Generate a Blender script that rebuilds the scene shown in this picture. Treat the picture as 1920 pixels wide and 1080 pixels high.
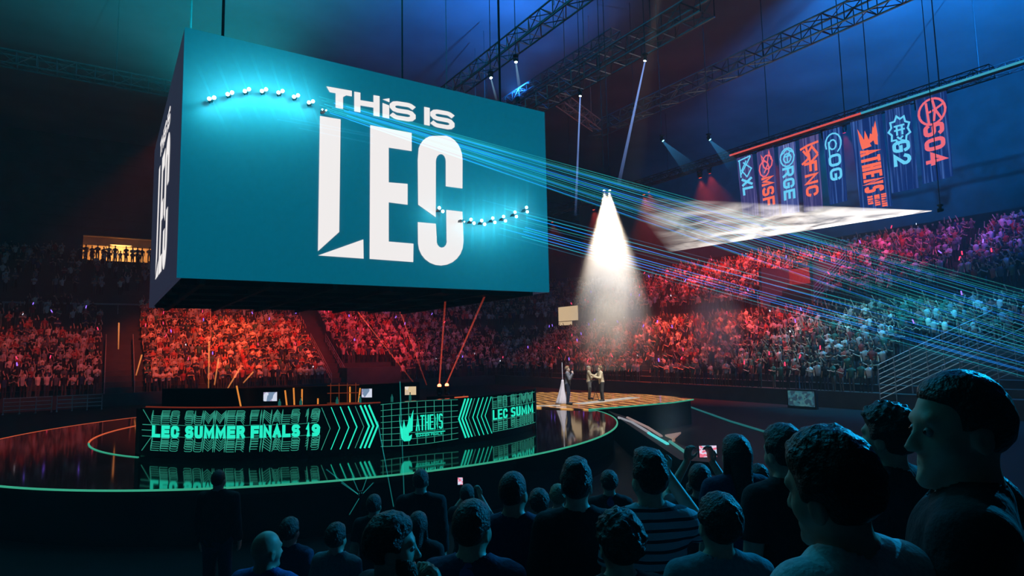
import bpy, math, random
import numpy as np
from mathutils import Matrix, Vector

for _o in list(bpy.data.objects):
    bpy.data.objects.remove(_o)
random.seed(7)
rng = np.random.default_rng(7)
SC = bpy.context.scene
COL = SC.collection
PI = math.pi

# ------------------------------------------------------------------ camera
# world axes follow the arena: X = along the screen's front, Y = into the hall, Z = up; arena floor z = 0
F_PX, CAM_Z = 1160.0, 4.0


def _vp(x, y):
    a = np.array([x - 960, 540 - y, -F_PX])
    return a / np.linalg.norm(a)


_U = _vp(712, -11380)
_X = _vp(2732, 616)
_X = _X - _U * (_X @ _U)
_X /= np.linalg.norm(_X)
_Y = np.cross(_U, _X)
ROT = np.array([_X, _Y, _U])
EYE = np.array([0, 0, CAM_Z])
cam_d = bpy.data.cameras.new('camera')
cam_d.sensor_width = 36
cam_d.lens = 36 * F_PX / 1920
cam_d.clip_start, cam_d.clip_end = 0.1, 400
cam = bpy.data.objects.new('camera', cam_d)
COL.objects.link(cam)
_m = Matrix([list(ROT[i]) + [EYE[i]] for i in range(3)] + [[0, 0, 0, 1]])
cam.matrix_world = _m
SC.camera = cam

# ------------------------------------------------------------------ world, view, big lights
SC.view_settings.view_transform = 'Standard'
SC.view_settings.look = 'None'
SC.view_settings.exposure = 0.0
SC.view_settings.gamma = 1.0
SC.view_settings.use_curve_mapping = False
SC.cycles.max_bounces = 6
SC.cycles.transparent_max_bounces = 64
SC.cycles.volume_bounces = 2
SC.cycles.use_denoising = True
SC.cycles.sample_clamp_indirect = 3.0
world = bpy.data.worlds.new('dark_hall')
SC.world = world
world.use_nodes = True
_bg = world.node_tree.nodes['Background']
_bg.inputs[0].default_value = (0.01, 0.03, 0.06, 1)
_bg.inputs[1].default_value = 0.12
_hz = world.node_tree.nodes.new('ShaderNodeVolumeScatter')  # thin haze in the whole hall
_hz.inputs['Color'].default_value = (.95, .97, 1, 1)
_hz.inputs['Density'].default_value = 0.0017
world.node_tree.links.new(_hz.outputs[0], world.node_tree.nodes['World Output'].inputs['Volume'])


def aim(loc, target):
    d = Vector(target) - Vector(loc)
    return d.to_track_quat('-Z', 'Y').to_euler()


def light(kind, name, loc, target, power, color, size=1.0, angle=40, blend=0.6):
    l = bpy.data.lights.new(name, kind)
    l.energy = power
    l.color = color
    if kind == 'SPOT':
        l.spot_size = math.radians(angle)
        l.spot_blend = blend
        l.shadow_soft_size = size
    elif kind == 'AREA':
        l.shape = 'DISK'
        l.size = size
    else:
        l.shadow_soft_size = size
    o = bpy.data.objects.new(name, l)
    COL.objects.link(o)
    o.location = loc
    if target is not None:
        o.rotation_euler = aim(loc, target)
    return o


RED, ORANGE = (1.0, 0.06, 0.03), (1.0, 0.22, 0.05)
TEAL, BLUE, WARM = (0.02, 0.55, 0.8), (0.02, 0.16, 1.0), (1.0, 0.83, 0.66)
K = 1000.0
LAMPS = [  # (x, y, z, tx, ty, tz, power, colour, cone): each gets a modelled fixture; performer spots and roof washes are added
    # washes on the end stand
    (6, 46, 21, 7, 66, 4.0, 36 * K, (1, .085, .02), 38), (14, 46, 21, 13, 66, 4.0, 36 * K, (1, .085, .02), 34),
    (24, 46, 21, 23, 66, 4.5, 30 * K, (1, .03, .025), 40), (30, 46, 21, 33, 66, 5, 5 * K, (1, .05, .12), 40),
    (4.5, 46, 21, -6, 65, 3, 14 * K, (1, .07, .03), 34),
    # washes over the lower side stand, hung close above it
    (38, 50, 17, 41, 50, 3, 3 * K, (1, .05, .03), 80), (38, 43.5, 17, 41, 43.5, 3, 11 * K, (1, .075, .03), 75), (38, 37, 17, 41, 37, 3, 15 * K, (1, .10, .03), 75),
    (38, 31, 17, 41, 31, 3, 13 * K, (1, .06, .03), 70), (38, 25.5, 17, 41, 25.5, 3, 3 * K, (.7, .10, .25), 60), (38, 21, 17, 41, 21, 3, 15 * K, (.02, .36, .42), 70),
    (38, 15.5, 17, 40, 15.5, 3, 11 * K, (.015, .24, .6), 76),
    # washes over the upper side stand
    (48, 46, 20.5, 51, 46, 9, 8 * K, (1, .04, .03), 78), (48, 38, 20.5, 51, 38, 9, 14 * K, (1, .05, .03), 78), (48, 31.5, 20.5, 50, 31.5, 8, 17 * K, (1, .045, .03), 62),
    (48, 25, 20.5, 51, 25, 9, 8 * K, (.9, .03, .18), 62), (48, 19.5, 20.5, 52, 19.5, 9, 4.5 * K, (.5, .04, .5), 62), (48, 13, 20.5, 52, 13, 9, 3 * K, (.015, .10, 1.0), 76),
    # washes on the crowd in front of the stage
    (7, 15.46, 18.29, 1.5, 2.6, 3, 2.0 * K, (.005, .5, .8), 40), (14, 15.17, 18.29, 4.2, 2.4, 3, 2.0 * K, (.005, .35, .9), 40),
    (30, 5.5, 12, 2.4, 3.6, 3.2, 24 * K, (.004, .40, .85), 20),
    # added white spots that brighten the performers and the drape
    (17, 15.04, 18.29, 21.4, 24.4, 2.3, 30 * K, (1, .88, .7), 9), (15, 15.13, 18.29, 18.75, 24.1, 2.2, 16 * K, (1, .95, 1), 6),
    # washes added to tint the roof in place of coloured haze
    (34, 4, 22, 47, 13, 29, 330 * K, (.004, .15, .55), 78), (4, 23, 12.3, 0, 26, 29, 50 * K, (.004, .42, .5), 125),
    (23.2, 34, 21, 22, 36, 29, 16 * K, (.01, .12, .5), 140),
]

# ------------------------------------------------------------------ helpers


def ray(x, y):
    return ROT @ np.array([x - 960, 540 - y, -F_PX]) / F_PX


def onz(x, y, z):
    d = ray(x, y)
    return EYE + d * (z - CAM_Z) / d[2]


def onX(x, y, X):
    d = ray(x, y)
    return EYE + d * X / d[0]


def onY(x, y, Y):
    d = ray(x, y)
    return EYE + d * Y / d[1]


def atd(x, y, depth):
    return EYE + ray(x, y) * depth


def to_px(p):
    c = ROT.T @ (np.asarray(p, float) - EYE)
    return 960 + F_PX * c[0] / -c[2], 540 - F_PX * c[1] / -c[2]


class MB:
    """collects simple shapes and links them as one mesh object"""

    def __init__(s):
        s.v, s.f, s.m = [], [], []

    def add(s, vs, fs, mi=0):
        n = len(s.v)
        s.v += [tuple(float(c) for c in p) for p in vs]
        s.f += [tuple(i + n for i in f) for f in fs]
        s.m += [mi] * len(fs)
        return s

    def box(s, lo, hi, mi=0):
        x0, y0, z0 = lo
        x1, y1, z1 = hi
        return s.add([(x0, y0, z0), (x1, y0, z0), (x1, y1, z0), (x0, y1, z0), (x0, y0, z1), (x1, y0, z1), (x1, y1, z1), (x0, y1, z1)],
                     [(3, 2, 1, 0), (4, 5, 6, 7), (0, 1, 5, 4), (1, 2, 6, 5), (2, 3, 7, 6), (3, 0, 4, 7)], mi)

    def obox(s, c, ax, ay, az, mi=0):
        c, ax, ay, az = (np.asarray(t, float) for t in (c, ax, ay, az))
        vs = [c + i * ax + j * ay + k * az for k in (-1, 1) for i, j in ((-1, -1), (1, -1), (1, 1), (-1, 1))]
        return s.add(vs, [(3, 2, 1, 0), (4, 5, 6, 7), (0, 1, 5, 4), (1, 2, 6, 5), (2, 3, 7, 6), (3, 0, 4, 7)], mi)

    def tube(s, pts, r, n=8, mi=0, r2=None, cap=True):
        pts = [np.asarray(p, float) for p in pts]
        rs = np.linspace(r, r if r2 is None else r2, len(pts))
        vs, fs = [], []
        for i, p in enumerate(pts):
            t = pts[min(i + 1, len(pts) - 1)] - pts[max(i - 1, 0)]
            t = t / (np.linalg.norm(t) + 1e-9)
            a = np.cross(t, (0, 0, 1) if abs(t[2]) < .9 else (1, 0, 0))
            a /= np.linalg.norm(a)
            b = np.cross(t, a)
            for k in range(n):
                w = 2 * PI * k / n
                vs.append(p + rs[i] * (math.cos(w) * a + math.sin(w) * b))
        for i in range(len(pts) - 1):
            for k in range(n):
                fs.append((i * n + k, i * n + (k + 1) % n, (i + 1) * n + (k + 1) % n, (i + 1) * n + k))
        if cap:
            fs.append(tuple(range(n - 1, -1, -1)))
            fs.append(tuple(range((len(pts) - 1) * n, len(pts) * n)))
        return s.add(vs, fs, mi)

    def lathe(s, prof, c, ax=(0, 0, 1), n=16, mi=0):
        c, t = np.asarray(c, float), np.asarray(ax, float)
        t = t / np.linalg.norm(t)
        a = np.cross(t, (0, 0, 1) if abs(t[2]) < .9 else (1, 0, 0))
        a /= np.linalg.norm(a)
        b = np.cross(t, a)
        vs = [c + h * t + r * (math.cos(2 * PI * k / n) * a + math.sin(2 * PI * k / n) * b) for r, h in prof for k in range(n)]
        fs = [(i * n + k, i * n + (k + 1) % n, (i + 1) * n + (k + 1) % n, (i + 1) * n + k) for i in range(len(prof) - 1) for k in range(n)]
        fs += [tuple(range(n - 1, -1, -1)), tuple(range((len(prof) - 1) * n, len(prof) * n))]
        return s.add(vs, fs, mi)

    def ball(s, c, r, n=10, mi=0):
        m = max(4, n // 2)
        prof = [(max(1e-3, math.sin(PI * i / m)) * r, -math.cos(PI * i / m) * r) for i in range(m + 1)]
        return s.lathe(prof, c, n=n, mi=mi)

    def slab(s, poly, off, mi=0):
        """a polygon given thickness along the vector off"""
        poly = [np.asarray(p, float) for p in poly]
        off = np.asarray(off, float)
        n = len(poly)
        vs = poly + [p + off for p in poly]
        fs = [tuple(range(n)), tuple(range(2 * n - 1, n - 1, -1))] + [(i, i + n, (i + 1) % n + n, (i + 1) % n) for i in range(n)]
        return s.add(vs, fs, mi)

    def build(s, name, mats, parent=None, smooth=False, loc=None):
        me = bpy.data.meshes.new(name)
        vs = s.v
        if loc is not None:
            vs = [(a - loc[0], b - loc[1], c - loc[2]) for a, b, c in vs]
        me.from_pydata(vs, [], s.f)
        for m in (mats if isinstance(mats, (list, tuple)) else [mats]):
            me.materials.append(m)
        if any(s.m):
            me.polygons.foreach_set('material_index', s.m)
        if smooth:
            me.polygons.foreach_set('use_smooth', [True] * len(s.f))
        me.update()
        return link(name, me, parent, loc)


def link(name, me, parent=None, loc=None):
    o = bpy.data.objects.new(name, me)
    COL.objects.link(o)
    if loc is not None:
        o.location = loc
    if parent is not None:
        o.parent = parent
        if loc is None:
            o.matrix_parent_inverse = Matrix.Translation(-parent.location)
    return o


def tag(o, label, cat, group=None, kind=None):
    o['label'] = label
    o['category'] = cat
    if group:
        o['group'] = group
    if kind:
        o['kind'] = kind
    return o


def struct(o):
    o['kind'] = 'structure'
    return o


def empty(name, loc, label, cat, group=None):
    o = bpy.data.objects.new(name, None)
    COL.objects.link(o)
    o.location = loc
    return tag(o, label, cat, group)


# ------------------------------------------------------------------ materials
def mat(name, col, rough=0.6, metal=0.0, vary=0.15, scale=6.0, bump=0.0, spec=0.5, emit=None, strength=0.0):
    m = bpy.data.materials.new(name)
    m.use_nodes = True
    nt = m.node_tree
    b = nt.nodes['Principled BSDF']
    b.inputs['Roughness'].default_value = rough
    b.inputs['Metallic'].default_value = metal
    b.inputs['Specular IOR Level'].default_value = spec
    tc = nt.nodes.new('ShaderNodeTexCoord')
    nz = nt.nodes.new('ShaderNodeTexNoise')
    nz.inputs['Scale'].default_value = scale
    nz.inputs['Detail'].default_value = 4
    nt.links.new(tc.outputs['Object'], nz.inputs['Vector'])
    rp = nt.nodes.new('ShaderNodeValToRGB')
    c = np.array(col[:3])
    rp.color_ramp.elements[0].position, rp.color_ramp.elements[1].position = .3, .7
    rp.color_ramp.elements[0].color = (*(c * (1 - vary)), 1)
    rp.color_ramp.elements[1].color = (*np.minimum(c * (1 + vary), 1), 1)
    nt.links.new(nz.outputs['Fac'], rp.inputs['Fac'])
    nt.links.new(rp.outputs['Color'], b.inputs['Base Color'])
    if bump:
        bp = nt.nodes.new('ShaderNodeBump')
        bp.inputs['Strength'].default_value = bump
        bp.inputs['Distance'].default_value = .02
        nt.links.new(nz.outputs['Fac'], bp.inputs['Height'])
        nt.links.new(bp.outputs['Normal'], b.inputs['Normal'])
    if emit is not None:
        b.inputs['Emission Color'].default_value = (*emit, 1)
        b.inputs['Emission Strength'].default_value = strength
    return m


def srgb(r, g, b):
    return tuple(((c / 255) / 12.92 if c <= 10 else (((c / 255) + .055) / 1.055) ** 2.4) for c in (r, g, b))


def glow(name, col, strength, light_scene=True):
    m = mat(name, (.02, .02, .02), .5, emit=col, strength=strength)
    if not light_scene:
        m.cycles.emission_sampling = 'NONE'
    return m


def beam_mat(name, col, strength, far=None, length=1.0, power=1.0):
    """light in thin haze: adds to what lies behind; thins out along the mesh's own 'along' attribute (0 at the lamp, 1 at the far end)"""
    m = bpy.data.materials.new(name)
    m.use_nodes = True
    nt = m.node_tree
    nt.nodes.remove(nt.nodes['Principled BSDF'])
    out = nt.nodes['Material Output']
    add = nt.nodes.new('ShaderNodeAddShader')
    tr = nt.nodes.new('ShaderNodeBsdfTransparent')
    em = nt.nodes.new('ShaderNodeEmission')
    em.inputs['Color'].default_value = (*col, 1)
    at = nt.nodes.new('ShaderNodeAttribute')
    at.attribute_name = 'along'
    mr = nt.nodes.new('ShaderNodeMapRange')
    mr.inputs['To Min'].default_value = strength
    mr.inputs['To Max'].default_value = strength * (0.15 if far is None else far)
    pw = nt.nodes.new('ShaderNodeMath')
    pw.operation = 'POWER'
    pw.inputs[1].default_value = power
    nt.links.new(at.outputs['Fac'], pw.inputs[0])
    nt.links.new(pw.outputs[0], mr.inputs['Value'])
    nz = nt.nodes.new('ShaderNodeTexNoise')
    nz.inputs['Scale'].default_value = .35
    tc = nt.nodes.new('ShaderNodeTexCoord')
    nt.links.new(tc.outputs['Object'], nz.inputs['Vector'])
    mul = nt.nodes.new('ShaderNodeMath')
    mul.operation = 'MULTIPLY'
    mr2 = nt.nodes.new('ShaderNodeMapRange')
    mr2.inputs['From Min'].default_value, mr2.inputs['From Max'].default_value = .3, .7
    mr2.inputs['To Min'].default_value, mr2.inputs['To Max'].default_value = .5, 1.3
    nt.links.new(nz.outputs['Fac'], mr2.inputs['Value'])
    nt.links.new(mr.outputs['Result'], mul.inputs[0])
    nt.links.new(mr2.outputs['Result'], mul.inputs[1])
    nt.links.new(mul.outputs[0], em.inputs['Strength'])
    nt.links.new(tr.outputs[0], add.inputs[0])
    nt.links.new(em.outputs[0], add.inputs[1])
    nt.links.new(add.outputs[0], out.inputs['Surface'])
    m.cycles.emission_sampling = 'NONE'
    return m


def beam(name, a, b, r0, r1, m, label, group, cat='light beam', n=6, segs=5):
    a, b = np.asarray(a, float), np.asarray(b, float)
    mb = MB()
    mb.tube([a + (b - a) * t for t in np.linspace(0, 1, segs + 1)], r0, n, 0, r1, cap=False)
    o = mb.build(name, m, None, True, loc=tuple(a))
    at = o.data.attributes.new('along', 'FLOAT', 'POINT')
    at.data.foreach_set('value', np.repeat(np.linspace(0, 1, segs + 1), n).astype(np.float32))
    return tag(o, label, cat, group)


# ------------------------------------------------------------------ stroke lettering
def arc(cx, cy, rx, ry, a0, a1, n=6):
    return [(cx + rx * math.cos(math.radians(a0 + (a1 - a0) * i / n)), cy + ry * math.sin(math.radians(a0 + (a1 - a0) * i / n))) for i in range(n + 1)]


_R = .32
GL = {
    'L': [[(0, 1), (0, 0), (1, 0)]], 'E': [[(1, 1), (0, 1), (0, 0), (1, 0)], [(0, .5), (.9, .5)]], 'F': [[(1, 1), (0, 1), (0, 0)], [(0, .48), (.9, .48)]],
    'C': [arc(.7, .7, .3, .3, 10, 90, 4) + arc(.3, .7, .3, .3, 90, 180, 4) + arc(.3, .3, .3, .3, 180, 270, 4) + arc(.7, .3, .3, .3, 270, 350, 4)],
    'S': [arc(.72, .75, .28, .25, 38, 90, 3) + arc(.25, .75, .25, .25, 90, 270, 5) + arc(.75, .25, .25, .25, 90, -90, 5) + arc(.28, .25, .28, .25, 270, 218, 3)],
    'U': [[(0, 1)] + arc(.3, .3, .3, .3, 180, 270, 4) + arc(.7, .3, .3, .3, 270, 360, 4) + [(1, 1)]],
    'M': [[(0, 0), (0, 1), (.5, .15), (1, 1), (1, 0)]], 'N': [[(0, 0), (0, 1), (1, 0), (1, 1)]],
    'R': [[(0, 0), (0, 1), (.7, 1)] + arc(.72, .74, .28, .26, 90, -90, 5) + [(0, .48)], [(.6, .48), (1, 0)]],
    'I': [[(.5, 0), (.5, 1)]], 'A': [[(0, 0), (.5, 1), (1, 0)], [(.2, .33), (.8, .33)]], 'T': [[(0, 1), (1, 1)], [(.5, 1), (.5, 0)]],
    'H': [[(0, 0), (0, 1)], [(1, 0), (1, 1)], [(0, .5), (1, .5)]], 'X': [[(0, 0), (1, 1)], [(0, 1), (1, 0)]], 'K': [[(0, 0), (0, 1)], [(1, 1), (0, .45), (1, 0)]],
    'G': [arc(.7, .7, .3, .3, 20, 90, 4) + arc(.3, .7, .3, .3, 90, 180, 4) + arc(.3, .3, .3, .3, 180, 270, 4) + arc(.7, .3, .3, .3, 270, 360, 4) + [(1, .47), (.55, .47)]],
    'O': [arc(.7, .7, .3, .3, 0, 90, 4) + arc(.3, .7, .3, .3, 90, 180, 4) + arc(.3, .3, .3, .3, 180, 270, 4) + arc(.7, .3, .3, .3, 270, 360, 4) + [(1, .7)]],
    '1': [[(.1, .75), (.5, 1), (.5, 0)]], '9': [arc(.5, .7, .5, .3, -10, 350, 12), [(1, .7)] + arc(.6, .35, .4, .35, 0, -90, 4) + [(.1, 0)]],
    '4': [[(.75, 0), (.75, 1), (0, .3), (1, .3)]], '2': [arc(.5, .7, .45, .3, 170, -20, 6) + [(0, 0), (1, 0)]], '0': [arc(.5, .5, .5, .5, 0, 360, 16)],
    'P': [[(0, 0), (0, 1), (.7, 1)] + arc(.72, .74, .28, .26, 90, -90, 5) + [(0, .48)]], 'Y': [[(0, 1), (.5, .5), (1, 1)], [(.5, .5), (.5, 0)]],
}
WID = {'I': .25, '1': .55, 'M': 1.25}


def ribbon(mb, pts, t, fn, mi=0, closed=False):
    """a flat stroke of width t along pts, placed in the world by fn(u, v)"""
    P = [np.array(p, float) for p in pts]
    n = len(P)
    L, Rr = [], []
    for i in range(n):
        if closed:
            d0, d1 = P[i] - P[i - 1], P[(i + 1) % n] - P[i]
        else:
            d0 = P[i] - P[i - 1] if i else P[1] - P[0]
            d1 = P[i + 1] - P[i] if i < n - 1 else d0
        d0 = d0 / (np.linalg.norm(d0) + 1e-9)
        d1 = d1 / (np.linalg.norm(d1) + 1e-9)
        n0, n1 = np.array([-d0[1], d0[0]]), np.array([-d1[1], d1[0]])
        mm = n0 + n1
        mm = mm / (np.linalg.norm(mm) + 1e-9)
        k = t / 2 / max(.45, mm @ n0)
        p = P[i].copy()
        if not closed and i == 0:
            p -= d0 * t / 2
        if not closed and i == n - 1:
            p += d0 * t / 2
        L.append(p + mm * k)
        Rr.append(p - mm * k)
    vs = [fn(*q) for q in L] + [fn(*q) for q in Rr]
    fs = [(n + i, n + (i + 1) % n, (i + 1) % n, i) for i in range(n if closed else n - 1)]
    mb.add(vs, fs, mi)


def text_width(s, w, h, gap):
    return sum((w * .45 if c == ' ' else w * WID.get(c, 1)) + gap for c in s) - gap


def text(mb, s, u0, v0, w, h, t, gap, fn, mi=0, umax=None):
    """capital letters w wide and h tall from (u0, v0), stroke width t"""
    u = u0
    for c in s:
        if c == ' ':
            u += w * .45 + gap
            continue
        cw = w * WID.get(c, 1)
        if umax is not None and u + cw > umax:
            break
        for st in GL[c]:
            ribbon(mb, [(u + t / 2 + p[0] * (cw - t), v0 + t / 2 + p[1] * (h - t)) for p in st], t, fn, mi)
        u += cw + gap
    return u
# ------------------------------------------------------------------ palette
M_floor = mat('dark_floor', (.012, .014, .02), .65, scale=2, spec=.15)
M_conc = mat('dark_concrete', (.05, .05, .06), .8, scale=1.5, vary=.3)
M_wall = mat('wall_paint', (.045, .05, .06), .85, scale=.6, vary=.3)
M_roof = mat('roof_metal', (.20, .22, .26), .7, scale=.12, vary=.3)
M_tier = mat('tier_concrete', (.035, .033, .037), .85, scale=1.2, vary=.3)
M_black = mat('matte_black', (.012, .012, .014), .55, scale=10)
M_steel = mat('truss_aluminium', (.20, .20, .23), .35, .8, scale=8)
M_dsteel = mat('dark_steel', (.06, .06, .07), .45, .6, scale=8)
M_deck = mat('gloss_deck', (.018, .015, .016), .06, scale=3, vary=.4, spec=.9)
M_lens = glow('lamp_lens', (.75, .95, 1.0), 22, False)
M_cyan_strip = glow('green_edge_light', srgb(70, 200, 160), .6)
M_orange_strip = glow('orange_edge_light', srgb(230, 100, 60), .8)

# ------------------------------------------------------------------ the hall shell
mb = MB()
mb.box((-45, -25, -.3), (75, 100, 0))
struct(mb.build('floor', M_floor))
mb = MB()
mb.box((-45, -25, 29), (75, 100, 29.4))
struct(mb.build('ceiling', M_roof))
for nm, lo, hi in (('wall_right', (70, -25, 0), (70.5, 100, 29)), ('wall_left', (-45.5, -25, 0), (-45, 100, 29)), ('wall_back', (-45, -25.5, 0), (70, -25, 29))):
    mb = MB()
    mb.box(lo, hi)
    struct(mb.build(nm, M_wall))
# far wall with the lit opening of the concourse
mb = MB()
ox0, ox1, oz0, oz1 = -2.45, 4.9, 14.9, 17.75
for lo, hi in (((-45, 84, 0), (ox0, 84.5, 29)), ((ox1, 84, 0), (70, 84.5, 29)), ((ox0, 84, 0), (ox1, 84.5, oz0)), ((ox0, 84, oz1), (ox1, 84.5, 29))):
    mb.box(lo, hi)
for k in range(9):  # rib lines of the cladding above the opening
    mb.box((-45, 83.9, 18.6 + k * 1.1), (70, 84, 18.75 + k * 1.1))
struct(mb.build('wall_far', M_wall))
M_warmwall = mat('concourse_plaster', (.75, .58, .38), .8, scale=1)
mb = MB()
mb.box((ox0 - .3, 88, oz0 - .5), (ox1 + .3, 88.3, oz1 + .4))
mb.box((ox0 - .3, 84.5, oz1), (ox1 + .3, 88, oz1 + .4))
mb.box((ox0 - .3, 84.5, oz0 - .5), (ox1 + .3, 88, oz0))
mb.box((ox0 - .3, 84.5, oz0), (ox0, 88, oz1))
mb.box((ox1, 84.5, oz0), (ox1 + .3, 88, oz1))
mb.box((ox0, 85.2, oz1 - .95), (ox1, 85.4, oz1))
struct(mb.build('trim_1', M_warmwall))
mb = MB()
mb.box((-1.5, 86, oz1 - .25), (3.9, 86.5, oz1))
o = mb.build('ceiling_light', glow('concourse_lamp', (1, .62, .28), 2.5))
tag(o, 'warm long ceiling light inside the lit concourse opening behind the upper stand', 'light')
light('AREA', 'concourse_light', (1.2, 86.2, oz1 - .4), (1.2, 87, oz0), 170, (1, .55, .2), 3)


# ------------------------------------------------------------------ stands
def sweep(path, prof):
    """prof: (offset outward, z) list swept along path of (point, outward normal)"""
    mb = MB()
    vs = [(p[0] + n[0] * o, p[1] + n[1] * o, z) for p, n in path for o, z in prof]
    k = len(prof)
    fs = [(i * k + j, (i + 1) * k + j, (i + 1) * k + j + 1, i * k + j + 1) for i in range(len(path) - 1) for j in range(k - 1)]
    return mb.add(vs, fs)


END_Y, SIDE_X = 60.0, 37.0
end_path = [((x, END_Y), (0, 1)) for x in (-44, 0, 20, SIDE_X)]
side_path = [((SIDE_X, END_Y), (math.sin(a), math.cos(a))) for a in np.linspace(0, PI / 2, 9)] + [((SIDE_X, y), (1, 0)) for y in (40, 20, 0, -15)]


def steps(o0, z0, n, do, dz, front):
    p = [(o0, front), (o0, z0)]
    for i in range(n):
        p += [(o0 + do * (i + 1), z0 + dz * i), (o0 + do * (i + 1), z0 + dz * (i + 1))]
    return p[:-1]


EL = dict(o0=0, z0=1.0, n=17, do=.82, dz=.45)
EU = dict(o0=15.3, z0=10.3, n=10, do=.86, dz=.5)
SL = dict(o0=0, z0=1.0, n=11, do=.82, dz=.42)
SU = dict(o0=9.6, z0=7.0, n=15, do=.86, dz=.5)
top_e = EL['z0'] + EL['dz'] * 16
pe = steps(0, 1.0, 17, .82, .45, 0) + [(15.0, top_e), (15.0, 10.3)] + steps(15.3, 10.3, 10, .86, .5, 10.3)[0:] + [(24, 14.8)]
struct(sweep(end_path, pe).build('floor_end_stand', M_tier))
ps = steps(0, 1.0, 11, .82, .42, 0) + [(9.3, 5.2), (9.3, 7.0)] + steps(9.6, 7.0, 15, .86, .5, 7.0) + [(26, 14.0)]
struct(sweep(side_path, ps).build('floor_side_stand', M_tier))
# handrails along the fronts of the upper tiers
M_rail = mat('rail_grey', (.45, .45, .48), .4, .5)
mb = MB()
mb.tube([(-44, END_Y + 14.2, top_e + 1.05), (SIDE_X, END_Y + 14.2, top_e + 1.05)], .10, 6)
for x in range(-44, 38, 3):
    mb.tube([(x, END_Y + 14.2, top_e), (x, END_Y + 14.2, top_e + 1.05)], .03, 5)
o = mb.build('handrail', M_rail)
tag(o, 'long grey handrail along the top of the stand behind the hanging screen', 'railing')
mb = MB()
mb.tube([(SIDE_X + 8.9, -10, 6.1), (SIDE_X + 8.9, 60, 6.1)], .05, 6)
for y in range(-10, 61, 3):
    mb.tube([(SIDE_X + 8.9, y, 5.2), (SIDE_X + 8.9, y, 6.1)], .03, 5)
o = mb.build('handrail', M_rail)
tag(o, 'thin railing on top of the lower tier of the side stand, below the dark band', 'railing')
# vomitory with stair rails in the upper side tier
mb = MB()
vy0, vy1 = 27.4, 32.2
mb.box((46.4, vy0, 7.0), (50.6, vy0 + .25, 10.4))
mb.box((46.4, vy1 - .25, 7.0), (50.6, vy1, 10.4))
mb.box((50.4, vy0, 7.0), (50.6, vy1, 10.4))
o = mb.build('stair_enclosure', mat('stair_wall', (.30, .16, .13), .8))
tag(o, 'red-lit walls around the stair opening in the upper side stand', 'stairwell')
for (y, nm) in ((vy0 - .1, 'nearer'), (vy1 + .1, 'farther')):
    mb = MB()
    for k in range(5):
        mb.tube([(46.2, y, 7.2 + .28 * k), (51.2, y, 10.3 + .28 * k)], .025, 5)
    for t in np.linspace(0, 1, 6):
        mb.tube([(46.2 + 5 * t, y, 7 + 3.1 * t), (46.2 + 5 * t, y, 8.45 + 3.1 * t)], .035, 5)
    o = mb.build('stair_railing', M_rail)
    tag(o, 'sloping stair railing on the %s side of the red-lit stair opening' % nm, 'railing')
# stair rails at the near end of the lower side tier
for i in range(2):
    mb = MB()
    y0, y1 = 18.0 - i * 3.2, 15.2 - i * 3.2
    for k in range(8):
        mb.tube([(36.3, y0, .75 + .27 * k), (39.8, y1 - 1.6, 3.6 + .27 * k)], .028, 5)
    for t in np.linspace(0, 1, 8):
        x, y, z = 36.3 + 3.5 * t, y0 + (y1 - 1.6 - y0) * t, .1 + 3.4 * t
        mb.tube([(x, y, z), (x, y, z + 2.5)], .03, 5)
    o = mb.build('stair_railing', M_rail)
    tag(o, ['blue-lit sloping stair railing of many bars at the near end of the lower side stand',
            'second sloping stair railing, behind the head of the tall man at the right'][i], 'railing')
# rails of the aisle stairs in the end stand
for i, (x0, zz) in enumerate(((0.1, 0), (2.2, 0), (18.6, 0), (20.2, 0))):
    mb = MB()
    for k in range(3):
        mb.tube([(x0, END_Y + .5, 1.2 + .35 * k), (x0, END_Y + 8, 5.3 + .35 * k)], .035, 5)
    for t in np.linspace(0, 1, 6):
        mb.tube([(x0, END_Y + .5 + 7.5 * t, .9 + 4.1 * t), (x0, END_Y + .5 + 7.5 * t, 1.95 + 4.1 * t)], .035, 5)
    o = mb.build('aisle_railing', M_rail)
    tag(o, ['railing on the left side of the dark aisle at the left of the end stand', 'railing on the right side of the dark aisle at the left of the end stand',
            'railing on the left side of the aisle in the middle of the end stand', 'railing on the right side of the aisle in the middle of the end stand'][i], 'railing')
mb = MB()
mb.box((19.9, END_Y - .2, 0), (25.5, END_Y + .2, 2.4))
mb.box((19.9, END_Y + .2, 0), (20.1, END_Y + 3, 2.4))
tag(mb.build('entrance_parapet', M_conc), 'dark red parapet at the foot of the end stand right of the aisle', 'wall')
for i in range(3):
    mb = MB()
    x0 = -9.0 + i * 3.1
    for k in range(4):
        mb.tube([(x0, 57.5, .3 + .28 * k), (x0 + 2.8, 57.5, .3 + .28 * k)], .03, 5)
    for k in range(4):
        mb.tube([(x0 + .93 * k, 57.5, .05), (x0 + .93 * k, 57.5, 1.2)], .035, 5)
        mb.box((x0 + .93 * k - .05, 57.2, 0), (x0 + .93 * k + .05, 57.8, .05))
    o = mb.build('crowd_barrier', M_rail)
    tag(o, 'grey steel crowd barrier on the floor at the left foot of the end stand', 'barrier', 'barriers left of the stage')
# lit sign in the corner of the hall
p = onX(1070, 592, 46.2)
mb = MB()
mb.box((45.9, p[1] - 2.0, p[2] - 1.25), (46.1, p[1] + 2.0, p[2] + 1.2))
sg = mb.build('lit_sign', M_black)
tag(sg, 'cream lit panel in the far corner of the hall, left of the smoke cone', 'sign')
mb = MB()
mb.box((45.8, p[1] - 1.75, p[2] - .6), (45.9, p[1] + 1.85, p[2] + 1.1))
mb.box((45.8, p[1] - .6, p[2] - 1.1), (45.9, p[1] + 1.85, p[2] - .68))
mb.build('lit_face', glow('sign_face', (1, .72, .42), .62), sg)

# ------------------------------------------------------------------ round stage
SCX, SCY, SZ = 7.6, 24.9, 1.2


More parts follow.
